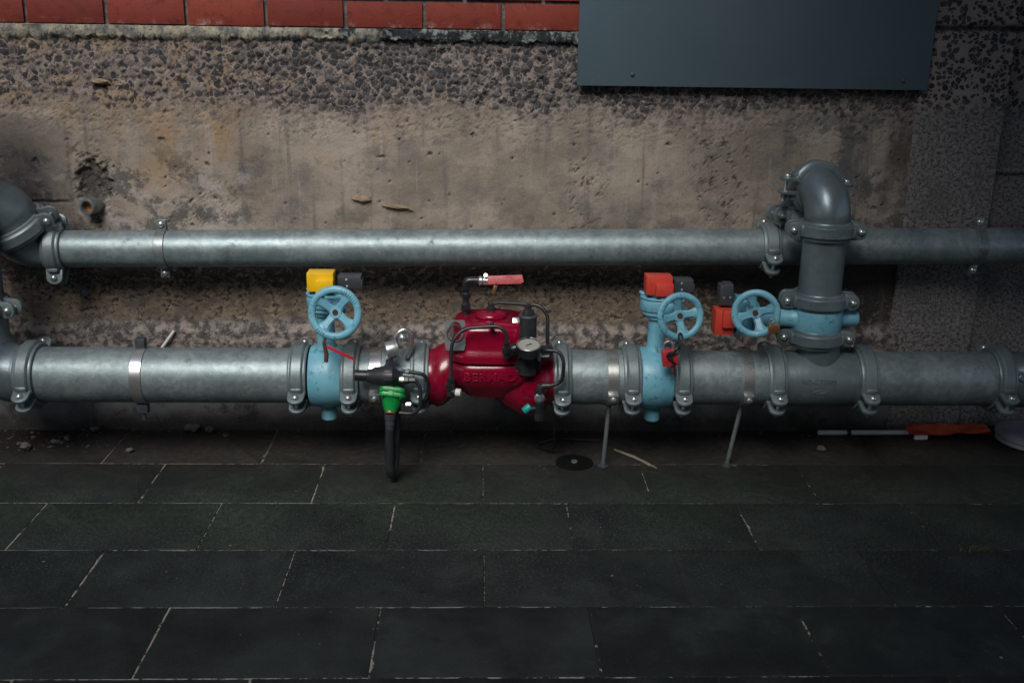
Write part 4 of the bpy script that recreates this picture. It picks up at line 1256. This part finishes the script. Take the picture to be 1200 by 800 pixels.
MB().cyl((-0.068, YF - 0.006, 0.300), (-0.052, YF - 0.010, 0.2995), 0.0115, n=14, bev=0.002).build('white_cap', M['white'], cv)
k = MB().cyl((0.036, -0.428, 0.49), (0.036, -0.45, 0.4955), 0.010, n=6, bev=0.001)
k.lathe([(0, 0.006), (0.006, 0.006), (0.01, 0.003)], (0.036, -0.449, 0.499), (0, -0.3, 1), 10)
k.build('tube_clip', M['black'], cv)
# top tube from the cap to the pilot
k = MB().tube([(BX, BY, 0.524), (0.06, -0.318, 0.530), (0.180, -0.355, 0.532), (0.203, -0.365, 0.505), (0.203, -0.385, 0.418)], 0.0055, 12, 0.026)
k.build('control_tube', M['black'], cv)
# pilot valve
PX, PY = 0.142, -0.415
k = MB().lathe([(0.335, 0.018), (0.34, 0.026), (0.41, 0.026), (0.415, 0.032), (0.435, 0.032), (0.437, 0.026), (0.445, 0.0255), (0.515, 0.0255), (0.519, 0.024), (0.522, 0.018), (0.532, 0.016), (0.536, 0.010), (0.550, 0.009), (0.552, 0.006)], (PX, PY, 0), (0, 0, 1), 30)
k.box((PX, PY + 0.01, 0.372), (0.078, 0.05, 0.034), 0.006)
k.cyl((PX, PY, 0.385), (PX + 0.065, PY - 0.002, 0.392), 0.012, n=14)
k.cyl((PX, PY + 0.02, 0.375), (PX - 0.02, -0.33, 0.36), 0.018, n=14)
k.build('pilot_body', M['black'], cv)
MB().lathe([(0, 0.0265), (0.004, 0.028), (0.008, 0.0265)], (PX, PY, 0.512), (0, 0, 1), 30).build('pilot_collar', M['charcoal'], cv)
gd = Vector((0, -0.30, 1)).normalized()
gc = Vector((0.143, -0.462, 0.418))
ga_ = MB().lathe([(-0.012, 0.010), (-0.004, 0.026), (0.0, 0.0345), (0.024, 0.035), (0.028, 0.0355), (0.031, 0.034), (0.0315, 0.032), (0.028, 0.0318)], gc, gd, 36, cap=False).build('gauge', M['black'], cv)
MB().lathe([(0.0275, 0.0001), (0.028, 0.0318)], gc, gd, 36, cap=False).build('dial', M['dial'], ga_)
nd = MB().box((0, 0, 0), (0.020, 0.002, 0.001)); nd.xform(Matrix.Translation(gc + gd * 0.0295) @ gd.to_track_quat('Z', 'Y').to_matrix().to_4x4() @ Matrix.Rotation(R(35), 4, 'Z'))
nd.build('needle', M['black'], ga_)
MB().lathe([(0.029, 0.0357), (0.0312, 0.0356), (0.0322, 0.0340), (0.0312, 0.0322)], gc, gd, 36, cap=False).build('bezel', M['zinc'], ga_)
MB().box((0.108, -0.372, 0.487), (0.020, 0.002, 0.024), 0.0004, Matrix.Rotation(R(-35), 3, 'X')).build('foil_tag', M['zinc'], cv)
# right loop and test cock
k = MB().tube([(0.196, -0.415, 0.412), (0.236, -0.425, 0.412), (0.250, -0.430, 0.382), (0.246, -0.432, 0.318), (0.206, -0.430, 0.305), (0.176, -0.425, 0.305)], 0.0056, 12, 0.022)
k.build('drain_tube', M['black'], cv)
k = MB().box((0.200, -0.405, 0.405), (0.034, 0.030, 0.030), 0.004)
k.cyl((0.170, -0.412, 0.392), (0.186, -0.412, 0.392), 0.012, n=6)
k.build('tube_tee', M['black'], cv)
MB().cyl((0.176, -0.424, 0.386), (0.176, -0.430, 0.402), 0.007, n=12).build('bright_fitting', M['zinc'], cv)
k = MB().tube([(0.212, -0.430, 0.306), (0.184, -0.428, 0.306), (0.180, -0.426, 0.280)], 0.0105, 12, 0.012)
k.cyl((0.180, -0.424, 0.296), (0.180, -0.420, 0.200), 0.0135, n=14)
k.lathe([(0, 0.015), (0.012, 0.0165), (0.022, 0.013)], (0.180, -0.421, 0.216), (0, 0, -1), 6)
k.cyl((0.180, -0.420, 0.262), (0.172, -0.35, 0.268), 0.013, n=12)
k.cyl((0.180, -0.421, 0.232), (0.152, -0.425, 0.230), 0.009, n=12)
k.build('test_cock', M['black'], cv)
MB().lathe([(0, 0.015), (0.005, 0.0155), (0.007, 0.011), (0.010, 0.009)], (0.1795, -0.430, 0.268), (0, -1, 0.1), 20).build('cock_button', M['dullzinc'], cv)
MB().cyl((0.154, -0.425, 0.241), (0.134, -0.427, 0.224), 0.0115, n=10, bev=0.003).build('teal_cap', M['teal'], cv)
# padlock on the lever
padlock('padlock', 'tiny brass padlock hanging on the faded red lever above the red valve', (0.044, -0.326, 0.571), M['brass'], 0.012, 0.027, 0.009, M['pink_red'], lean=R(18))

# ------------------------------------------------------------------ black and green regulator on the short pipe
rg = thing('pressure_regulator', 'black pressure regulator with a green diaphragm body and hanging hose, left of red valve', 'regulator', (-0.26, -0.43, 0.03))
k = MB().lathe([(0, 0.012), (0.001, 0.0155), (0.004, 0.0165), (0.036, 0.0165), (0.038, 0.019), (0.05, 0.021), (0.058, 0.026), (0.082, 0.030), (0.09, 0.034), (0.112, 0.034), (0.118, 0.028), (0.128, 0.020), (0.140, 0.018)], (-0.365, -0.43, 0.336), (1, 0, -0.03), 28)
for i in range(8):
    a = 2 * PI * i / 8
    k.box((-0.263, -0.43 + 0.033 * math.cos(a), 0.333 + 0.033 * math.sin(a)), (0.026, 0.010, 0.010), 0.002, Matrix.Rotation(a, 3, 'X'))
k.cyl((-0.262, -0.43, 0.340), (-0.262, -0.415, 0.400), 0.009, n=12)
k.lathe([(0, 0.013), (0.014, 0.013), (0.016, 0.009)], (-0.262, -0.424, 0.366), (0, 0.2, 1), 6)
k.cyl((-0.262, -0.43, 0.325), (-0.258, -0.34, 0.325), 0.014, n=14)
k.build('regulator_body', M['black'], rg)
k = MB().lathe([(0, 0.006), (0.010, 0.010), (0.012, 0.006)], (-0.215, -0.44, 0.352), (1, 0, 0), 8)
k.build('bright_fitting', M['zinc'], rg)
MB().cyl((-0.232, -0.455, 0.333), (-0.214, -0.457, 0.333), 0.009, n=6, bev=0.001).build('bright_fitting', M['zinc'], rg)
# chrome gauge seen edge-on
gx = Vector((0.92, 0.30, 0.15)).normalized(); gc = Vector((-0.274, -0.412, 0.405))
ga_ = MB().lathe([(-0.002, 0.022), (0.0, 0.0265), (0.004, 0.0275), (0.026, 0.0275), (0.028, 0.030), (0.033, 0.030), (0.034, 0.027), (0.032, 0.026)], gc, gx, 36).build('gauge', M['zinc'], rg)
MB().lathe([(0.0335, 0.0001), (0.0342, 0.0262)], gc, gx, 30, cap=False).build('dial', M['charcoal'], ga_)
k = MB().tube([(-0.252, -0.370, 0.395), (-0.246, -0.375, 0.445), (-0.222, -0.370, 0.462), (-0.200, -0.368, 0.445), (-0.204, -0.365, 0.400), (-0.218, -0.36, 0.372)], 0.008, 12, 0.018)
k.build('gauge_siphon', M['zinc'], rg)
MB().lathe([(0, 0.012), (0.004, 0.012), (0.009, 0.007), (0.010, 0.002)], (-0.226, -0.378, 0.436), (0.2, -1, 0.3), 14).build('bolt', M['zinc'], rg)
# green body, tipped toward the passage
gd = Vector((-0.10, -0.42, -0.9)).normalized()
k = MB().lathe([(0, 0.020), (0.004, 0.030), (0.012, 0.039), (0.026, 0.041), (0.030, 0.041), (0.034, 0.036), (0.046, 0.029), (0.060, 0.026), (0.066, 0.022), (0.074, 0.020)], (-0.252, -0.422, 0.300), gd, 40)
u, w, d = frame(gd)
F = Matrix(((u.x, w.x, d.x, -0.252), (u.y, w.y, d.y, -0.422), (u.z, w.z, d.z, 0.300), (0, 0, 0, 1)))
sq = []
for cx_, cy_, a0 in ((1, 1, 0), (-1, 1, 1), (-1, -1, 2), (1, -1, 3)):
    for i in range(6):
        a = PI / 2 * (a0 + i / 5)
        sq.append((cx_ * 0.026 + 0.014 * math.cos(a), cy_ * 0.024 + 0.014 * math.sin(a)))
k.prism(sq, 0.006, 0.0195, F, 0.002)
k.prism(sq, 0.0205, 0.034, F, 0.002)
k.build('diaphragm_body', M['green'], rg)
sc_ = MB()
u, w, d = frame(gd)
for i in range(4):
    a = 2 * PI * i / 4 + PI / 4
    c_ = Vector((-0.252, -0.422, 0.300)) + gd * 0.0342 + (u * math.cos(a) + w * math.sin(a)) * 0.038
    MB().lathe([(0, 0.0045), (0.003, 0.0045), (0.0045, 0.002)], c_, gd, 8).build('screw', M['dullzinc'], rg)
pg = Vector((-0.252, -0.422, 0.300)) + gd * 0.074
MB().cyl(pg - gd * 0.003, pg + gd * 0.008, 0.0178, n=24, bev=0.002).build('thread_ring', M['brass'], rg)
k = MB().lathe([(0, 0.017), (0.016, 0.0165), (0.017, 0.0145), (0.034, 0.0145), (0.036, 0.0125), (0.05, 0.0125)], pg + gd * 0.008, Vector((-0.05, -0.12, -1)), 24)
k.build('hose_tail', M['charcoal'], rg)
hp = pg + gd * 0.008 + Vector((-0.05, -0.12, -1)).normalized() * 0.045
k = MB().tube([hp, hp + Vector((-0.002, -0.008, -0.06)), (hp.x + 0.0, hp.y - 0.006, 0.050), (hp.x + 0.004, hp.y + 0.012, 0.024), (hp.x + 0.010, hp.y + 0.040, 0.055), (hp.x + 0.016, hp.y + 0.065, 0.25)], 0.0138, 14, 0.03)
k.build('hose', M['black'], rg)
# bent copper-size tubes to the right
MB().tube([(-0.228, -0.435, 0.352), (-0.190, -0.440, 0.350), (-0.155, -0.442, 0.342), (-0.146, -0.440, 0.300), (-0.158, -0.436, 0.262), (-0.176, -0.430, 0.250)], 0.0058, 12, 0.024).build('bent_tube', M['black'], rg)
MB().tube([(-0.222, -0.455, 0.333), (-0.185, -0.457, 0.332), (-0.172, -0.457, 0.310), (-0.170, -0.455, 0.245), (-0.195, -0.450, 0.223), (-0.235, -0.445, 0.225)], 0.0062, 12, 0.022).build('bent_tube', M['black'], rg)
MB().lathe([(0, 0.009), (0.018, 0.0095), (0.02, 0.012), (0.034, 0.012)], (-0.186, -0.457, 0.332), (-1, 0, 0), 6).build('tube_nut', M['black'], rg)
MB().cyl((-0.215, -0.44, 0.250), (-0.200, -0.44, 0.250), 0.008, n=6).build('bright_fitting', M['zinc'], rg)

# ------------------------------------------------------------------ small things on the ground and the wall
def pebble(c, s, seed, flat=0.6):
    bm = bmesh.new(); bmesh.ops.create_icosphere(bm, subdivisions=3, radius=1.0)
    for v in bm.verts:
        n_ = mnoise.noise(v.co * 1.3 + Vector((seed * 3.1, seed, 0))) * 0.45 + mnoise.noise(v.co * 3.1 + Vector((seed, 0, 2))) * 0.15
        v.co *= (1 + n_)
        v.co = Vector((v.co.x * s, v.co.y * s * 0.75, v.co.z * s * flat))
    rot = Matrix.Rotation(seed * 1.7, 3, 'Z')
    for v in bm.verts: v.co = rot @ v.co
    lo = min(v.co.z for v in bm.verts)
    for v in bm.verts: v.co += Vector((c[0], c[1], -lo - s * 0.05 + 0.0006))
    return MB().from_bm(bm)
GS = 'loose stones on the paving'
for (x, y, s, sd, lab) in (
        (-1.451, -0.202, 0.024, 1, 'largest grey stone on the dark soil at the lower left photo edge'),
        (-1.376, -0.150, 0.015, 2, 'small grey stone beside the larger stone on the left soil'),
        (-1.350, -0.118, 0.014, 3, 'small pinkish stone nearest the wall among those on the left soil'),
        (-1.115, -0.221, 0.015, 4, 'lone pale stone on the silt below the left strap clamp'),
        (-0.905, -0.050, 0.020, 5, 'flattened grey stone lump at the wall foot, left of the yellow-topped valve'),
        (-1.285, -0.045, 0.018, 6, 'dark stone against the wall foot under the long thick pipe'),
        (1.127, -0.191, 0.017, 7, 'lone grey stone on the dark paving below the large tee')):
    solid('stone', pebble((x, y), s * 0.8, sd), M['stone'], lab, 'stone', GS)
solid('stone', pebble((-0.965, -0.035), 0.028, 9, 0.4), M['stone'], 'largest flat lump of rubble at the wall foot under the long thick pipe', 'stone', GS)

M['grit'] = paint('grit', (0.10, 0.09, 0.08), (0.05, 0.047, 0.044), 0.9, scale=90)
gm = MB(); r = random.Random(21)
for i in range(420):
    u_ = r.random()
    if u_ < 0.45: x, y = r.uniform(-2.0, 1.8), -abs(r.gauss(0.0, 0.035)) - 0.012
    elif u_ < 0.75: x, y = -1.45 + r.gauss(0, 0.12), -0.12 + r.gauss(0, 0.06)
    else: x, y = r.uniform(-1.7, 1.6), r.uniform(-1.3, -0.05)
    if y > -0.012: y = -0.014
    s_ = min(0.0085, 0.0014 + r.expovariate(1 / 0.0016)) if u_ < 0.75 else r.uniform(0.001, 0.0028)
    bm = bmesh.new(); bmesh.ops.create_icosphere(bm, subdivisions=1, radius=1.0)
    for v in bm.verts:
        v.co *= 1 + r.uniform(-.3, .3)
        v.co = Vector((x + v.co.x * s_ * 1.2, y + v.co.y * s_, 0.0005 + max(0, v.co.z * s_ * 0.6 + s_ * 0.35)))
    gm.from_bm(bm)
tag(gm.build('grit', M['grit'], ang=20), 'fine grit and crumbs of mortar strewn along the foot of the wall', 'grit', kind='stuff')

k = MB()
k.tube([(0.444, -0.196, 0.004), (0.497, -0.262, 0.007), (0.552, -0.330, 0.004)], [0.003, 0.0055, 0.0015], 6)
k.tube([(0.50, -0.262, 0.008), (0.535, -0.310, 0.004), (0.560, -0.342, 0.003)], [0.003, 0.005, 0.0012], 6)
solid('splinter', k, M['wood'], 'split pale twig lying on the paving right of the straight support rod', 'twig')
solid('cable', MB().tube([(0.236, -0.31, 0.205), (0.238, -0.30, 0.10), (0.245, -0.24, 0.012), (0.18, -0.16, 0.0045), (0.25, -0.105, 0.0045), (0.40, -0.12, 0.0045)], 0.004, 8, 0.05), M['black'],
      'thin black cable hanging down behind the red control valve and lying on the paving', 'cable')
# floor drain disc
dr = thing('floor_drain', 'round black drain cover in the paving left of the straight support rod', 'drain', (0.304, -0.294, 0.0))
k = MB().lathe([(0.0005, 0.060), (0.003, 0.060), (0.0042, 0.058), (0.0042, 0.050), (0.0034, 0.049), (0.0034, 0.024), (0.0042, 0.023), (0.0042, 0.012), (0.003, 0.010)], (0.304, -0.294, 0), (0, 0, 1), 48)
k.build('cover', M['gasket'], dr)
MB().lathe([(0.003, 0.0105), (0.008, 0.0095), (0.0085, 0.003)], (0.304, -0.294, 0), (0, 0, 1), 20).build('plug', M['dullzinc'], dr)

fl = thing('marker_flag', 'orange cloth marker flag on a white stick lying at the foot of the wall', 'flag', (1.45, -0.05, 0.0))
stp = MB().cyl((1.160, -0.056, 0.010), (1.262, -0.055, 0.010), 0.0085, n=12)
stp.cyl((1.268, -0.055, 0.010), (1.480, -0.053, 0.010), 0.0085, n=12)
stp.build('stick', M['white'], fl)
MB().cyl((1.258, -0.055, 0.010), (1.272, -0.055, 0.010), 0.0092, n=12).build('black_tape', M['black'], fl)
k = MB(); vs = []; fs = []; nx, nr = 40, 16
for i in range(nx + 1):
    t_ = i / nx; x = 1.468 + 0.275 * t_
    wv_ = 0.018 + 0.012 * t_ + 0.004 * math.sin(t_ * 9)
    for q in range(nr):
        a = 2 * PI * q / nr
        rr = 1 + 0.22 * math.sin(3 * a + t_ * 7) + 0.12 * math.sin(5 * a - t_ * 11)
        vs.append((x + 0.006 * math.sin(a * 2), -0.056 + wv_ * 1.1 * math.cos(a) * rr, 0.019 + (0.015 + 0.005 * math.sin(t_ * 6)) * math.sin(a) * rr))
for i in range(nx):
    for q in range(nr):
        q2 = (q + 1) % nr
        fs.append([i * nr + q, i * nr + q2, (i + 1) * nr + q2, (i + 1) * nr + q])
fs.append(list(range(nr))); fs.append([nx * nr + q for q in range(nr)])
k.add(vs, fs)
lo = min(v.z for v in k.v)
for v in k.v: v.z += 0.001 - lo
k.build('cloth', M['orange'], fl, 60)
MB().box((1.500, -0.092, 0.0085), (0.045, 0.012, 0.014), 0.002).build('label_patch', M['white'], fl)
ld = thing('round_lid', 'round grey plastic lid lying on the paving at the right photo edge', 'lid', (1.875, -0.115, 0.0))
MB().lathe([(0.001, 0.112), (0.004, 0.118), (0.018, 0.116), (0.022, 0.122), (0.034, 0.122), (0.040, 0.112), (0.044, 0.080), (0.046, 0.02)], (1.875, -0.115, 0), (0.03, 0.02, 1), 56).build('lid_shell', M['lid'], ld)

# a tuft of moss in a joint
k = MB(); r = random.Random(12)
for i in range(150):
    x = 1.335 + r.gauss(0, 0.020); y = -0.868 + r.gauss(0, 0.006)
    h_ = r.uniform(0.006, 0.014); a = r.uniform(0, 2 * PI); l = r.uniform(0.003, 0.006)
    dx, dy = math.cos(a) * l, math.sin(a) * l
    k.add([(x - dy * .4, y + dx * .4, 0), (x + dy * .4, y - dx * .4, 0), (x + dx, y + dy, h_)], [[0, 1, 2]])
M['moss'] = paint('moss', (0.075, 0.085, 0.035), (0.05, 0.06, 0.025), 0.9)
tag(k.build('moss_tuft', M['moss'], recalc=False), 'small tuft of dry moss growing in a paving joint at lower right', 'moss')

# chips and a nail on the wall
def chip(x, z, L, h_, lab, mat, tilt=0.0, seed=1):
    bm = bmesh.new(); bmesh.ops.create_icosphere(bm, subdivisions=3, radius=1.0)
    for v in bm.verts:
        n_ = mnoise.noise(v.co * 1.6 + Vector((seed * 2.3, seed, 0))) * 0.4
        v.co *= 1 + n_
        v.co = Matrix.Rotation(tilt, 3, 'Y') @ Vector((v.co.x * L, v.co.y * 0.008, v.co.z * h_))
        v.co += Vector((x, -0.006, z))
    solid('wall_chip', MB().from_bm(bm), mat, lab, 'chip', 'chips stuck to the concrete')
chip(-0.378, 0.786, 0.030, 0.011, 'tan flake stuck to the concrete above the thin pipe, the left one of two', M['chip'], 0.05, 1)
chip(-0.264, 0.762, 0.046, 0.008, 'long tan sliver stuck to the concrete above the thin pipe, the right one of two', M['chip'], 0.12, 2)
chip(-1.170, 1.140, 0.028, 0.008, 'tan flake stuck in the pebble band near the left bricks', M['chip'], 0.1, 3)
solid('rod_stub', MB().cyl((-1.045, -0.040, 0.29), (-1.000, -0.030, 0.350), 0.005, n=10), M['white'], 'thin white plastic rod poking up behind the long thick pipe', 'rod')
chip(-1.285, 0.470, 0.011, 0.012, 'small blue paint flake on the wall between the left pipes', paint('blue_flake', (0.13, 0.2, 0.27), (0.1, 0.16, 0.22), .6), 0, 5)

# ------------------------------------------------------------------ the rest of the passage and added shade slabs, out of frame
tag(MB().box((-0.3, -5.6, 1.9), (9, 0.3, 3.9)).build('opposite_building', M['render']), kind='structure')
shade_slabs = MB().box((2.78, -2.6, 3.3), (5.0, 5.6, 0.22))  # unseen slabs, added to darken the right side, left edge and near floor
shade_slabs.box((-5.2, -2.6, 3.3), (5.0, 5.6, 0.22))
shade_slabs.box((-1.21, -5.0, 3.303), (2.978, 0.8, 0.22))
tag(shade_slabs.build('overhead_shade_slabs', M['render']), kind='structure')

for o in bpy.data.objects:
    if '_o' in o: del o['_o']
